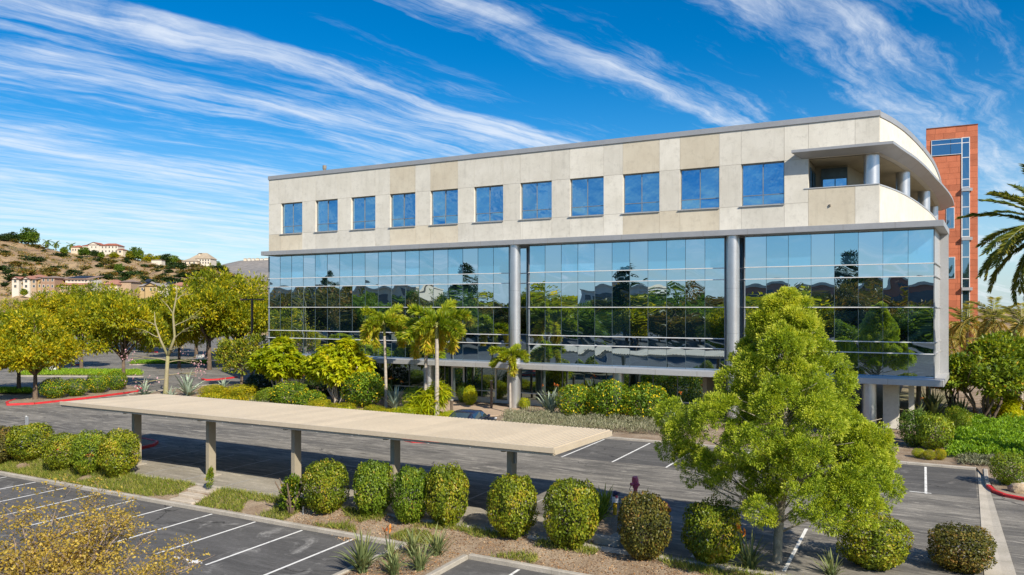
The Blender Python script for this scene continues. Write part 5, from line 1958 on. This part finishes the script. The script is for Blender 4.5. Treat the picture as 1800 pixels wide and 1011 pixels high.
# philodendron: big cut leaves
PH = whorls('foliage', [((0, 0, .8), (.85, .8, .6)), ((.5, .3, 1.3), (.5, .5, .5)), ((-.6, 0, .6), (.5, .5, .4))], 42, 9, .5, .075)
p = gp(752, 738, .08)
plant('philodendron', 'feathery yellow green philodendron bush beside the white palm trunk', 'bush', p, [('foliage', PH, LM['lime'])], 0, (1.35, 1.2, 1.4))
p = gp(1775, 738, .08)
plant('philodendron', 'feathery yellow green philodendron between hedge and coral tree', 'bush', p, [('foliage', PH, LM['lime'])], 1, 1.0)

# uncountable ground cover
def cover(name, poly_px, n, h, lw, mat, lab, z=.08, cat='ground cover', hills=.1, lv=(0, 1)):
    quad = [gp(x, y, z) for x, y in poly_px]
    pts = []
    for _ in range(n):
        a, b = random.random(), random.random()
        p = quad[0].lerp(quad[1], a).lerp(quad[3].lerp(quad[2], a), b)
        p += Vector((random.gauss(0, .12), random.gauss(0, .12), max(0, hills * (1 + 1.2 * mnoise.noise((p.x * 1.1, p.y * 1.1, 3)))) * random.random() ** .4))
        pts.append(tuple(p))
    pts = np.array(pts)
    D = np.stack([rng.normal(0, .7, n), rng.normal(0, .7, n), np.ones(n)], 1)
    o = link_mesh(name, leaves(name, pts, D, h * rng.uniform(.6, 1.4, n), lw * rng.uniform(.7, 1.3, n), lv[0] + (lv[1] - lv[0]) * rng.random(n)), LM[mat])
    tag(o, lab, cat)['kind'] = 'stuff'
    return o


cover('herb_cover', [(885, 752), (1190, 768), (1185, 742), (890, 728)], 16000, .20, .035, 'lav', 'grey green herb ground cover between kerb and flowered bushes', hills=.34)
cover('herb_cover', [(440, 720), (520, 728), (515, 716), (440, 706)], 3500, .2, .04, 'lav', 'pale grey herb patch behind the carport roof', hills=.3)
cover('green_cover', [(1668, 806), (1860, 812), (1850, 745), (1690, 752)], 42000, .13, .07, 'cover', 'bright green ground cover mound beside the red kerbed corner', hills=.5)
cover('low_cover', [(345, 704), (460, 712), (470, 694), (380, 690)], 7000, .18, .07, 'gold', 'low golden ground cover at the bed tip by the agaves', hills=.35)
cover('low_cover', [(560, 738), (800, 752), (800, 736), (580, 724)], 8000, .2, .08, 'lime', 'low lime ground cover along the bed behind the carport', hills=.3)
cover('dry_cover', [(1690, 818), (1760, 822), (1760, 806), (1690, 804)], 2500, .14, .05, 'lav', 'dry beige stems at the foot of the bright green mound', hills=.2)
M_grass_far = LM['cover']
for (poly, lab) in (([(30, 660), (250, 660), (246, 652), (50, 650)], 'strip of green grass on the nearer parking median'), ([(228, 640), (370, 640), (367, 635), (235, 635)], 'strip of green grass on the farther parking median'), ([(-60, 690), (55, 692), (50, 686), (-60, 684)], 'strip of green grass beside the outer island tree')):
    cover('grass_median', poly, 9000, .25, .06, 'cover', lab, .12, 'grass', .1)
    pp = [gp(x, y, 0) for x, y in poly]
    structure(MB().prism([(p.x, p.y) for p in pp], -.02, .11).build('median', M_grassg))

# ---------- island with the red kerb
isl = [gp(14, 713), gp(60, 711), gp(150, 701), gp(240, 689), gp(247, 684), gp(225, 679), gp(120, 690), gp(40, 698), gp(12, 708)]
structure(MB().prism([(p.x, p.y) for p in isl], -.02, .1).build('island', M_soil))
kerb([(p.x, p.y) for p in (gp(30, 703), gp(12, 709), gp(14, 713), gp(60, 711), gp(150, 701.5), gp(240, 689.5), gp(248, 685), gp(240, 680))], M_red, -.02, .15, .2, 1.6)
kerb([(p.x, p.y) for p in (gp(356, 667.5), gp(362, 669), gp(385, 668), gp(416, 664))], M_red, -.02, .15, .3, 1.6)
kerb([(p.x, p.y) for p in (gp(126, 643), gp(140, 642))], M_red, -.02, .18, .3, 3)
kerb([(p.x, p.y) for p in (gp(262, 619), gp(276, 620))], M_red, -.02, .2, .3, 3)
for (x0, y0, x1, y1) in ((30, 662, 252, 663), (228, 642, 372, 642)):
    a, b = gp(x0, y0), gp(x1, y1)
    kerb([(a.x, a.y), (b.x, b.y)], M_conc, -.02, .13, .2, 4)

# ---------- silk floss tree: pale, nearly bare
random.seed(14)
m = MB()
zt_ = 10.3
m.tube([(0, 0, -.2), (0, 0, .3), (.1, 0, 2.2), (.2, 0, 3.6)], [.30, .22, .165, .14], 10)
m.tube([(.2, 0, 3.6), (.75, .1, 5.2), (.6, .1, 7.2), (.9, .2, 9.0), (.85, .2, zt_ - .3)], [.15, .11, .085, .05, .02], 8)
m.tube([(.2, 0, 3.6), (-.5, .1, 5.0), (-.95, .1, 6.4), (-1.0, .1, 7.4)], [.12, .09, .06, .025], 8)
ends = []
for (s, e) in (((.6, .1, 6.0), (2.6, .6, 7.0)), ((.7, .1, 5.0), (2.4, -.4, 6.2)), ((-.4, .1, 4.9), (-2.4, .3, 5.9)), ((.1, 0, 3.2), (-2.8, -.3, 3.4)), ((.1, 0, 3.0), (2.6, .5, 3.1)), ((.05, 0, 1.6), (-2.3, -.2, 1.0)), ((.05, 0, 1.9), (2.6, .2, 1.9)),
               ((.8, .2, 8.4), (1.8, .5, 9.1)), ((.62, .1, 7.2), (-.4, .3, 8.4)), ((-.9, .1, 6.2), (-1.9, .2, 6.6)), ((.3, 0, 4.0), (1.9, -.8, 4.4))):
    pts = limb(m, s, e, .055, .012, .06, 5, 5)
    ends.append(e)
    for _ in range(4):
        e2 = Vector(e) + Vector((random.gauss(0, .5), random.gauss(0, .4), random.gauss(.1, .35)))
        limb(m, pts[random.randint(2, 4)], e2, .022, .006, .03, 3, 4)
        ends.append(tuple(e2))
SFT = m.mesh('trunk', smooth=True)
PB = np.array([e for e in ends if e[2] < 4 for _ in range(9)])
n = len(PB)
SFB = leaves('blossom', PB + rng.normal(0, .22, (n, 3)), rng.normal(size=(n, 3)), rng.uniform(.10, .2, n), rng.uniform(.08, .15, n), rng.random(n))
PL = np.array([e for e in ends if e[2] > 5 for _ in range(7)])
n = len(PL)
SFL = leaves('foliage', PL + rng.normal(0, .3, (n, 3)), rng.normal(size=(n, 3)), rng.uniform(.12, .25, n), rng.uniform(.06, .1, n), rng.random(n))
plant('silk_floss_tree', 'pale barked silk floss tree, almost bare, with a few pink blooms', 'tree', gp(291, 699, .05), [('trunk', SFT, M_bgrn), ('blossom', SFB, LM['pink']), ('foliage', SFL, LM['gold'])], YAW, 1.0)

# ---------- golden leafed tree close by, its crown rising into view
random.seed(33)
m = MB()
tw_end = []
m.tube([(0, 0, -.2), (.05, 0, .8), (.1, 0, 1.6)], [.16, .13, .11], 9)
P_, V_ = [], []
for k in range(62):
    a = random.uniform(0, 6.283)
    rr = random.uniform(.2, 2.9)
    z = 4.15 - .17 * rr * rr + random.uniform(-1.0, .1)
    e = Vector((math.cos(a) * rr, math.sin(a) * rr, z))
    pts = limb(m, (.1, 0, 1.3 + random.random() * .3), e, .045, .010, .08, 6, 5)
    for _ in range(7):
        i = random.randint(2, 6)
        t = e - pts[2]
        e2 = pts[i] + Vector((random.gauss(0, .38), random.gauss(0, .38), random.uniform(.05, .55)))
        limb(m, pts[i], e2, .010, .003, .03, 3, 4)
        for _ in range(5):
            i2 = random.random()
            e3 = pts[i].lerp(e2, i2) + Vector((random.gauss(0, .16), random.gauss(0, .16), random.uniform(-.02, .25)))
            limb(m, pts[i].lerp(e2, i2), e3, .004, .002, .02, 2, 3)
            nl = random.randint(5, 19) if rr < 2.3 else random.randint(0, 9)
            for _ in range(nl):
                P_.append(tuple(e3 + Vector((random.gauss(0, .07), random.gauss(0, .07), random.gauss(0, .06)))))
P_ = np.array(P_)
n = len(P_)
GTC = leaves('crown', P_, rng.normal(size=(n, 3)) + np.array([0, 0, -.2]), rng.uniform(.04, .07, n), rng.uniform(.026, .045, n), rng.random(n))
p = at(95, 1011, 15.6)
p.z = ZN
plant('autumn_tree', 'nearby tree with sparse golden leaves and grey twigs over the near lot', 'tree', p, [('trunk', m.mesh('trunk', smooth=True), M_twig), ('crown', GTC, LM['yell'])], .4, (1.12, 1.12, 1.0))

# ---------- hillside growth
HSH = [crown('foliage', [((0, 0, .9), (1.7, 1.6, .9)), ((.9, .3, .8), (1.1, 1.1, .7))], 34, 9, .45, .55, .32, .3) for _ in range(2)]
random.seed(77)
k = 0
sites = []
zone = lambda x: ('under the round ridge tree' if x < 60 else 'under the ridge palms' if x < 128 else 'below the long white villa' if x < 222 else 'below the low outbuilding' if x < 305 else 'below the hipped house')
while k < 105:
    x = random.uniform(2, 395)
    yr = np.interp(x, RX, RYv)
    y = random.uniform(yr + 4, 505)
    if any(abs(x - a) < 9 and abs(y - b) < 3.5 for a, b in sites):
        continue
    sites.append((x, y))
    p, d = hill_at(x, y)
    dk = k % 3
    q = random.uniform(.9, 2.6)
    lb = ('large ' if q > 1.8 else 'small ') + ('dark olive' if dk else 'brownish') + ' scrub bush ' + ('high on' if y < (yr + 500) / 2 - 6 else 'low on') + ' the dry slope ' + zone(x)
    plant('hillside_shrub', lb, 'bush', p - Vector((0, 0, .3)), [('foliage', HSH[k % 2], LM['dark'] if dk else LM['bushr'])], k * 1.1, (q * 1.25, q, q * .62), 'scrub bushes on the hillside')
    k += 1
P_ = []
for _ in range(5200):
    x = random.uniform(-300, 420)
    d = random.uniform(320, 610)
    if mnoise.noise((x * .05, d * .03, 2)) < -.05:
        continue
    c = hill_pt(x, d)
    for _ in range(7):
        P_.append((c.x + random.gauss(0, .8), c.y + random.gauss(0, .8), c.z + random.uniform(0, .7)))
P_ = np.array(P_)
n = len(P_)
o = link_mesh('chaparral', leaves('chaparral', P_, rng.normal(size=(n, 3)) + np.array([0, 0, .6]), rng.uniform(.5, 1.1, n), rng.uniform(.4, .8, n), rng.random(n)), LM['bushr'])
tag(o, 'brown chaparral scrub covering the dry hillside', 'scrub')['kind'] = 'stuff'
RTC = crown('crown', [((0, 0, 4.2), (3.2, 3.0, 2.6)), ((-2.0, 0, 3.2), (2.2, 2.0, 1.8)), ((2.0, .3, 3.4), (2.2, 2.2, 1.9))], 60, 14, .8, .8, .5, .3)
RTT = trunk('trunk', 1.6, .3, [((0, 0, 4.2), (3, 3, 2))])
for i, (x, yb, wpx, mt, lb) in enumerate(((50, 431, 36, 'green', 'large round green tree on the ridge left of the palms'), (22, 424, 20, 'dark', 'low dark tree on the ridge next to the round tree'), (8, 425, 18, 'dark', 'low dark tree on the ridge crest above the scrub'),
                                       (113, 441, 16, 'bushg', 'small bright tree between the ridge palms'), (149, 445, 20, 'green', 'round tree in front of the long white villa'), (167, 443, 15, 'dark', 'grey green tree against the white villa gable'),
                                       (228, 446, 18, 'bush', 'orange tinged tree beside the villa end'), (238, 458, 28, 'green', 'wide green tree on the slope below the villa end'), (262, 456, 20, 'gold', 'yellow tree on the ridge by the low outbuilding'), (278, 455, 20, 'gold', 'bright golden tree on the ridge by the low outbuilding'),
                                       (292, 463, 26, 'dark', 'dark tree between the golden trees and the hipped house'), (305, 459, 24, 'green', 'tall loose tree near the hipped house'), (318, 462, 16, 'bushr', 'thin brownish tree next to the hipped house'), (333, 464, 10, 'dark', 'little dark tree in front of the hipped house'),
                                       (380, 470, 16, 'green', 'small tree at the ridge end beyond the hipped house'), (393, 473, 14, 'gold', 'yellowish tree where the ridge drops towards the mesa'), (210, 478, 18, 'green', 'bright round tree alone on the dry slope'), (178, 449, 14, 'bushg', 'green bush tree just under the villa'), (201, 451, 14, 'gold', 'yellow green bush tree under the villa windows'), (226, 488, 14, 'green', 'green tree on the slope above the grey roofed townhouse'),
                                       (42, 518, 15, 'bushg', 'small street tree in front of the white townhouse'))):
    p, d = hill_at(x, yb) if yb < 510 else (at(x, yb, 312), 312)
    if 105 < x < 235 and yb < 452:
        d = 566
        p = at(x, yb, d)
        p.z = min(p.z, hill_z(x, d) + .5)
    plant('ridge_tree', lb, 'tree', p - Vector((0, 0, .6)), [('trunk', RTT, M_bark), ('crown', RTC, LM[mt])], i * .9, wpx * d / F / 8.2, 'trees on the hill')
for i, (x, yb, s, lb) in enumerate(((83, 439, 1.0, 'ridge palm nearest the large round tree'), (98, 440, 1.0, 'ridge palm leaning close to its twin'), (125, 442, 1.05, 'ridge palm beside the villa porch'), (249, 457, .7, 'small ridge palm by the golden trees'))):
    p, d = hill_at(x, yb)
    palm('ridge_palm', lb, p - Vector((0, 0, .4)), 5.6 * s,   .3, RPF, 18, 'green', .95 * s, .2, (-.7, 1.2), 'palms on the ridge', (0, 0), 100 + i, M_bark)

# ================================================================== SMALL THINGS
M_blackp = pmat('dark_paint', (.03, .03, .03), (.045, .045, .045), 2, .5, .1, 12)
M_whitep = pmat('white_paint', (.78, .78, .76), (.70, .70, .68), 2, .5, .08, 12)
M_yellow = pmat('yellow_paint', (.68, .42, .01), (.60, .36, .01), 2, .45, .1, 12)
M_pinkp = pmat('faded_red_paint', (.70, .12, .17), (.58, .08, .12), 5, .5, .2, 20)
M_galv = pmat('galvanised', (.46, .48, .50), (.38, .40, .42), 2, .45, .1, 12, metal=.5)
M_bluep = pmat('violet_paint', (.06, .06, .12), (.07, .06, .14), 3, .5, .1, 12)

# island of the standpipe and the red pipe
isl = [gp(x, y) for x, y in ((1018, 944), (1040, 955), (1120, 955), (1175, 915), (1172, 893), (1150, 884), (1112, 887), (1050, 912))]
structure(MB().prism([(p.x, p.y) for p in isl], -.02, .1).build('island', M_soil))
kerb([(p.x, p.y) for p in (gp(1118, 885.5), gp(1150, 883), gp(1170, 889), gp(1176, 900))], M_red, -.02, .14, .16, .8)
b = gp(1081, 905, .09)
r = thing('standpipe', 'yellow post with a dark valve head and a white notice', 'post', b)
MB().cyl(b.x, b.y, 0, .66, .075, 14).build('post', M_yellow, r, True, 40)
MB().cyl(b.x, b.y, .66, .86, .09, 14).build('valve_head', M_blackp, r, True, 40)
MB().cyl(b.x, b.y, .86, .98, .07, 12).box(b.x - .02, b.x + .18, b.y - .05, b.y + .05, .87, .96).build('valve_cap', M_bluep, r)
MB().obox(b + Vector((.06, -.12, .60)), (CY, SY), .12, .008, .11).build('notice', M_whitep, r)
MB().cyl(b.x + .10, b.y - .10, .76, .84, .05, 10).build('red_knob', M_pinkp, r)
b = gp(1117, 898, .09)
r = thing('fire_department_pipe', 'faded red standpipe with a capped outlet head by the dark clump', 'hydrant', b)
MB().cyl(b.x, b.y, 0, .95, .075, 14).build('pipe', M_pinkp, r, True, 40)
MB().tube([b + Vector((0, 0, .85)), b + Vector((0, 0, 1.0)), b + Vector((-.01, 0, 1.18)), b + Vector((-.02, -.02, 1.30))], [.09, .13, .13, .10], 14).build('outlet_head', M_pinkp, r, True, 50)
MB().tube([b + Vector((-.05, -.1, 1.05)), b + Vector((-.12, -.2, 1.03))], [.055, .06], 10).tube([b + Vector((.08, -.06, 1.05)), b + Vector((.17, -.13, 1.03))], [.055, .06], 10).build('outlet', M_pinkp, r, True, 40)
MB().tube([b + Vector((-.1, -.2, 1.0)), b + Vector((-.16, -.22, .85)), b + Vector((-.12, -.2, .75))], .012, 5).build('chain', M_blackp, r)

# signs and bollard at the left of the hedge
b = gp(46, 790, .0)
r = thing('sign_post', 'thin white post with the pale back of a small sign above the hedge', 'sign', b)
MB().box(b.x - .035, b.x + .035, b.y - .035, b.y + .035, -.02, fz(46, 731, b.y)).build('post', M_whitep, r)
MB().obox(Vector((b.x + .11, b.y - .02, fz(46, 740, b.y))), (CY, SY), .09, .01, .24).build('sign_plate', M_galv, r)
b = gp(37, 792, .0)
r = thing('bollard', 'short grey bollard with a dark cap beside the sign post', 'bollard', b)
zt2 = fz(37, 748, b.y)
MB().cyl(b.x, b.y, -.02, zt2 - .18, .085, 12).build('post', M_galv, r, True, 40)
MB().cyl(b.x, b.y, zt2 - .18, zt2, .095, 12).build('cap', M_blackp, r, True, 40)

# twin-headed parking lot lamp before the yellow trees
d = 86
b = at(443, 620, d)
b.z = 0
zl = HC + (HOR - 527) * d / F
r = thing('parking_lamp', 'brown parking lot lamp with two flat heads on a crossarm', 'street lamp', b)
M_brz = pmat('bronze_paint', (.16, .10, .07), (.13, .085, .06), 2, .5, .1, 10)
MB().box(b.x - .09, b.x + .09, b.y - .09, b.y + .09, 0, zl).build('pole', M_brz, r)
MB().obox(b + Vector((0, 0, zl + .04)), (CY, SY), .85, .05, .05).build('crossarm', M_brz, r)
for s in (-1, 1):
    MB().obox(b + Vector((CY * .95 * s, SY * .95 * s, zl + .03)), (CY, SY), .34, .2, .09).build('lamp_head', M_brz, r)
# utility cabinets on the median
for i, (x, y, w, h, lb) in enumerate(((93, 653, 1.0, .8, 'white utility cabinet on the nearer grass median'), (352, 634, 1.0, .9, 'white utility cabinet on the farther grass median'))):
    b = gp(x, y, .1)
    r = thing('utility_cabinet', lb, 'cabinet', b, 'utility cabinets')
    MB().box(b.x - w / 2, b.x + w / 2, b.y - .35, b.y + .35, 0, h).build('housing', M_whitep, r, bevel=.03)
    MB().box(b.x - w / 2 - .04, b.x + w / 2 + .04, b.y - .39, b.y + .39, h, h + .07).build('lid', M_galv, r, bevel=.02)
# rocks
M_rock = pmat('tan_rock', (.46, .34, .20), (.34, .27, .19), 2, .9, .25, 14, .6, .03)


def rock(name, label, loc, s, mat, group=None):
    bm = bmesh.new()
    bmesh.ops.create_icosphere(bm, subdivisions=3, radius=1)
    for v in bm.verts:
        k = 1 + .28 * mnoise.noise(v.co * 1.3 + Vector(loc)) + .12 * mnoise.noise(v.co * 3.5)
        v.co = Vector((v.co.x * s[0] * k, v.co.y * s[1] * k, v.co.z * s[2] * k))
    me = bpy.data.meshes.new(name)
    bm.to_mesh(me)
    bm.free()
    o = link_mesh(name, me, mat, None, loc)
    return tag(o, label, 'rock', group)


rock('boulder', 'tan boulder on the mulch of the red kerbed corner', gp(1794, 862, .15), (.42, .35, .28), M_rock)
rock('boulder', 'grey boulder touching the boxy hedge bush', gp(1788, 848, .15), (.45, .35, .25), M_conc)
rock('boulder', 'white broken rock behind the egg shaped bush', gp(1093, 949, .05), (.42, .25, .2), M_conc)
k_ = gp(1062, 955, 0)
o = MB().obox((k_.x, k_.y, .1), (1, -.05), .55, .18, .13).build('wheel_stop', M_conc, None, bevel=.03)
tag(o, 'grey concrete wheel stop behind the egg shaped bush', 'wheel stop')
# short timber post and garden post by the philodendron
for (x, y, h, lb) in ((794, 740, 1.5, 'stubby brown post beside the white palm trunk'), (864, 718, 2.2, 'brown timber post between the two glass doors')):
    b = gp(x, y, .1)
    r = thing('timber_post', lb, 'post', b, 'timber posts by the entrance')
    MB().cyl(b.x, b.y, 0, h, .10, 10).build('post', M_bark, r, True, 40)
    MB().cyl(b.x, b.y, h, h + .06, .12, 10).build('cap', M_conc, r, True, 40)
# irrigation stub
b = gp(533, 908, -.32)
o = MB().tube([b, b + Vector((0, 0, .3)), b + Vector((0, 0, .38))], [.03, .03, .045], 8).build('sprinkler', M_galv)
tag(o, 'thin grey sprinkler riser at the orange flecked bush', 'sprinkler')

# ================================================================== PARKED CAR: its dark roof shows above the carport
def paint(name, c):
    m, nt, p = new_mat(name)
    p.inputs['Base Color'].default_value = (*c, 1)
    p.inputs['Metallic'].default_value = .5
    p.inputs['Roughness'].default_value = .28
    p.inputs['Coat Weight'].default_value = .8
    fl = nz(nt, coords(nt), 300, 2, .5)
    L(nt, mix(nt, fl, tuple(x * .8 for x in c), tuple(x * 1.3 for x in c)), p.inputs['Base Color'])
    return m


M_car = paint('midnight_paint', (.025, .03, .065))
M_cglass = glass('car_glass', (.02, .03, .03), (.75, .85, .85), .25, .95)
M_tyre = pmat('tyre_rubber', (.02, .02, .02), (.03, .03, .03), 5, .85)
M_lamp = pmat('lamp_lens', (.7, .7, .72), (.6, .6, .62), 5, .15)
M_lampr = pmat('tail_lens', (.35, .01, .01), (.3, .01, .01), 5, .2)
M_shade = pmat('sun_shade', (.35, .27, .34), (.28, .21, .28), 4, .6)


def car(label, loc, rot, paintm):
    r = thing('parked_car', label, 'car', loc)
    r.rotation_euler = (0, 0, rot)
    WLOC[r.name] = Vector((0, 0, 0))
    # lower body: stations along y (nose at -y), half-width and height profile
    st_ = [(-2.25, .62, .38, .60), (-2.1, .80, .28, .70), (-1.5, .88, .24, .80), (-.8, .90, .24, .90), (.2, .90, .24, .93), (1.2, .90, .24, .95), (1.8, .87, .26, .96), (2.15, .80, .32, .93), (2.28, .66, .42, .84)]
    vs, fs = [], []
    for (y, hw, z0, z1) in st_:
        zc = (z0 + z1) / 2
        ring = [(-hw * .86, z0), (-hw, z0 + .12), (-hw, zc + .05), (-hw * .93, z1 - .05), (-hw * .78, z1), (0, z1 + .035), (hw * .78, z1), (hw * .93, z1 - .05), (hw, zc + .05), (hw, z0 + .12), (hw * .86, z0), (0, z0)]
        vs += [(x, y, z) for x, z in ring]
    k = 12
    for i in range(len(st_) - 1):
        for j in range(k):
            fs.append((i * k + j, i * k + (j + 1) % k, (i + 1) * k + (j + 1) % k, (i + 1) * k + j))
    fs += [tuple(range(k - 1, -1, -1)), tuple(range((len(st_) - 1) * k, len(st_) * k))]
    MB().add(vs, fs).build('body', paintm, r, True, 50)
    ch = [(-1.0, .80, .90), (-.25, .70, 1.32), (.15, .66, 1.42), (.75, .66, 1.43), (1.2, .68, 1.34), (1.95, .78, .95)]
    vs, fs = [], []
    for (y, hw, z) in ch:
        vs += [(-hw, y, z - .02), (-hw * .8, y, z), (0, y, z + .03), (hw * .8, y, z), (hw, y, z - .02)]
    for i in range(len(ch) - 1):
        for j in range(4):
            fs.append((i * 5 + j, i * 5 + j + 1, (i + 1) * 5 + j + 1, (i + 1) * 5 + j))
    for s, o_ in ((-1, 0), (1, 4)):        # sides down to the waistline
        b0 = len(vs)
        for (y, hw, z) in ch:
            vs.append((s * .86, y, .90))
        for i in range(len(ch) - 1):
            f = (i * 5 + o_, (i + 1) * 5 + o_, b0 + i + 1, b0 + i)
            fs.append(f if s < 0 else f[::-1])
    MB().add(vs, fs).build('cabin', paintm, r, True, 35)
    e = .012
    for (nm, a, b) in (('windscreen', ch[0], ch[1]), ('rear_window', ch[4], ch[5])):
        y0, w0, z0 = a
        y1, w1, z1 = b
        dz_ = e * 1.6
        q = [(-w0 * .86, y0 + (y1 - y0) * .06, z0 + (z1 - z0) * .06 + dz_), (w0 * .86, y0 + (y1 - y0) * .06, z0 + (z1 - z0) * .06 + dz_),
             (w1 * .84, y0 + (y1 - y0) * .95, z0 + (z1 - z0) * .95 + dz_ + .02), (-w1 * .84, y0 + (y1 - y0) * .95, z0 + (z1 - z0) * .95 + dz_ + .02)]
        MB().add([(x, y, z + .025) for x, y, z in q], [(0, 1, 2, 3)]).build(nm, M_cglass, r)
    MB().add([(-.5, -.9, 1.0), (.5, -.9, 1.0), (.45, -.35, 1.29), (-.45, -.35, 1.29)], [(0, 1, 2, 3)]).build('sun_shade', M_shade, r)
    for s in (-1, 1):
        for (ya, yb, za, zb) in ((-.62, .12, 1.22, 1.36), (.2, 1.25, 1.37, 1.30)):
            wt = lambda z: .86 - (.86 - .69) * (z - .9) / .45 + e
            q = [(s * wt(.97), ya - .1, .97), (s * wt(.97), yb, .97), (s * wt(zb), yb - .02, zb - .03), (s * wt(za), ya + .32 if ya < 0 else ya, za)]
            MB().add(q if s > 0 else q[::-1], [(0, 1, 2, 3)]).build('side_window', M_cglass, r)
        MB().box(s * .94 - .08, s * .94 + .08, -.72, -.58, .95, 1.08).build('mirror', paintm, r, bevel=.03)
        MB().box(s * .62 - .16, s * .62 + .16, -2.19, -2.1, .58, .68).build('headlight', M_lamp, r, bevel=.02)
        MB().box(s * .60 - .16, s * .60 + .16, 2.16, 2.26, .72, .86).build('tail_light', M_lampr, r, bevel=.02)
        for y in (-1.42, 1.38):
            w = MB()
            w.tube([(s * .70, y, .32), (s * .72, y, .32), (s * .90, y, .32), (s * .92, y, .32)], [.27, .32, .32, .28], 20)
            wo_ = w.build('wheel', M_tyre, r, True, 40)
            MB().tube([(s * .915, y, .32), (s * .93, y, .32)], [.21, .17], 14).build('rim', M_galv, wo_, True, 40)
    return r


cb = gp(842, 757, 0)
car('dark blue saloon with a mauve windscreen shade parked behind the carport', (cb.x - .2, 41.6, 0), R(184), M_car)

# ================================================================== BEHIND THE VIEWPOINT, seen mirrored in the glass
random.seed(55)
EUL = [((0, 0, 6), (2.2, 2.2, 1.6)), ((.4, .2, 8.6), (2.0, 1.9, 1.7)), ((-.3, 0, 11), (1.5, 1.5, 1.6)), ((.1, 0, 13.2), (.8, .8, 1.4)), ((-1.4, .3, 7.4), (1.4, 1.3, .9)), ((1.5, -.2, 9.8), (1.1, 1.0, .8))]
EUC = crown('crown', EUL, 60, 16, .5, .42, .18, .2)
EUT = trunk('trunk', 5, .3, EUL[:4])
mirror_trees = []
for i in range(130):
    u = -150 + 152 * random.random()
    v = random.uniform(-75, -8) if u > -95 else random.uniform(-60, 12)
    if -12 < u < 12 and v > -22:
        v -= 22
    if any((u - a) ** 2 + (v - b) ** 2 < 20 for a, b in mirror_trees):
        continue
    mirror_trees.append((u, v))
    c, t = GOLD[i % 3]
    mx = px_of(u, 2 * G - v)
    mlab = ('green', 'bronze', 'yellow green', 'bronze')[i % 4] + ' lot tree behind the viewpoint, mirrored in ' + ('the long bay of the glass' if mx < 900 else 'the middle bay of the glass' if mx < 1290 else 'the corner bay of the glass')
    plant('lot_tree', mlab, 'tree', (u, v, ZN), [('trunk', t, M_bark), ('crown', c, (LM['green'], LM['bushr'], LM['gold'], LM['bushr'])[i % 4])], i, random.uniform(1.25, 2.0), 'trees mirrored in the curtain wall')
for i, (x, dv) in enumerate(((575, -30), (820, -42), (1103, -34), (1490, -40))):
    a, b, _ = ray(x, 0)                    # the mirrored ray beyond the facade
    tt = G / b
    k = (G - dv) / b
    plant('tall_gum_tree', ('tall dark gum tree mirrored near the left of the glass', 'narrow dark gum tree mirrored beside the first tall column', 'tall gum tree mirrored in the middle bay of the glass', 'pointed dark tree mirrored in the bay of the building corner')[i], 'tree',
          (a * (tt + k), dv, ZN), [('trunk', EUT, M_bark), ('crown', EUC, LM['dark'])], i * 2.0, (1.1, 1.1, 1.12 + .1 * (i % 2)), 'gum trees mirrored in the curtain wall')
for i, (u0, u1, v, h, wm) in enumerate(((-210, -128, -75, 13.0, 'cream'), (-100, -76, -130, 13.5, 'white'), (-48, 30, -118, 13.0, 'pinktile'))):
    r = thing('mirrored_office', ('tan office block mirrored at the left end of the glass', 'cream office block mirrored beside the first tall column', 'brown office block mirrored across the middle and right bays')[i], 'office building', ((u0 + u1) / 2, v - 8, ZN))
    MB().box(u0, u1, v - 16, v, ZN, h).build('wall', wallm[wm], r)
    MB().box(u0 - .4, u1 + .4, v - 16.4, v + .4, h, h + .6).build('cornice', wallm['cream'], r)
    k = u0 + 2
    while k < u1 - 3:
        for z in (2.5, 6.2, 9.8):
            MB().box(k, k + 3.2, v + .01, v + .06, z, z + 2.0).build('window', wallm['pane'], r)
        k += 4.4
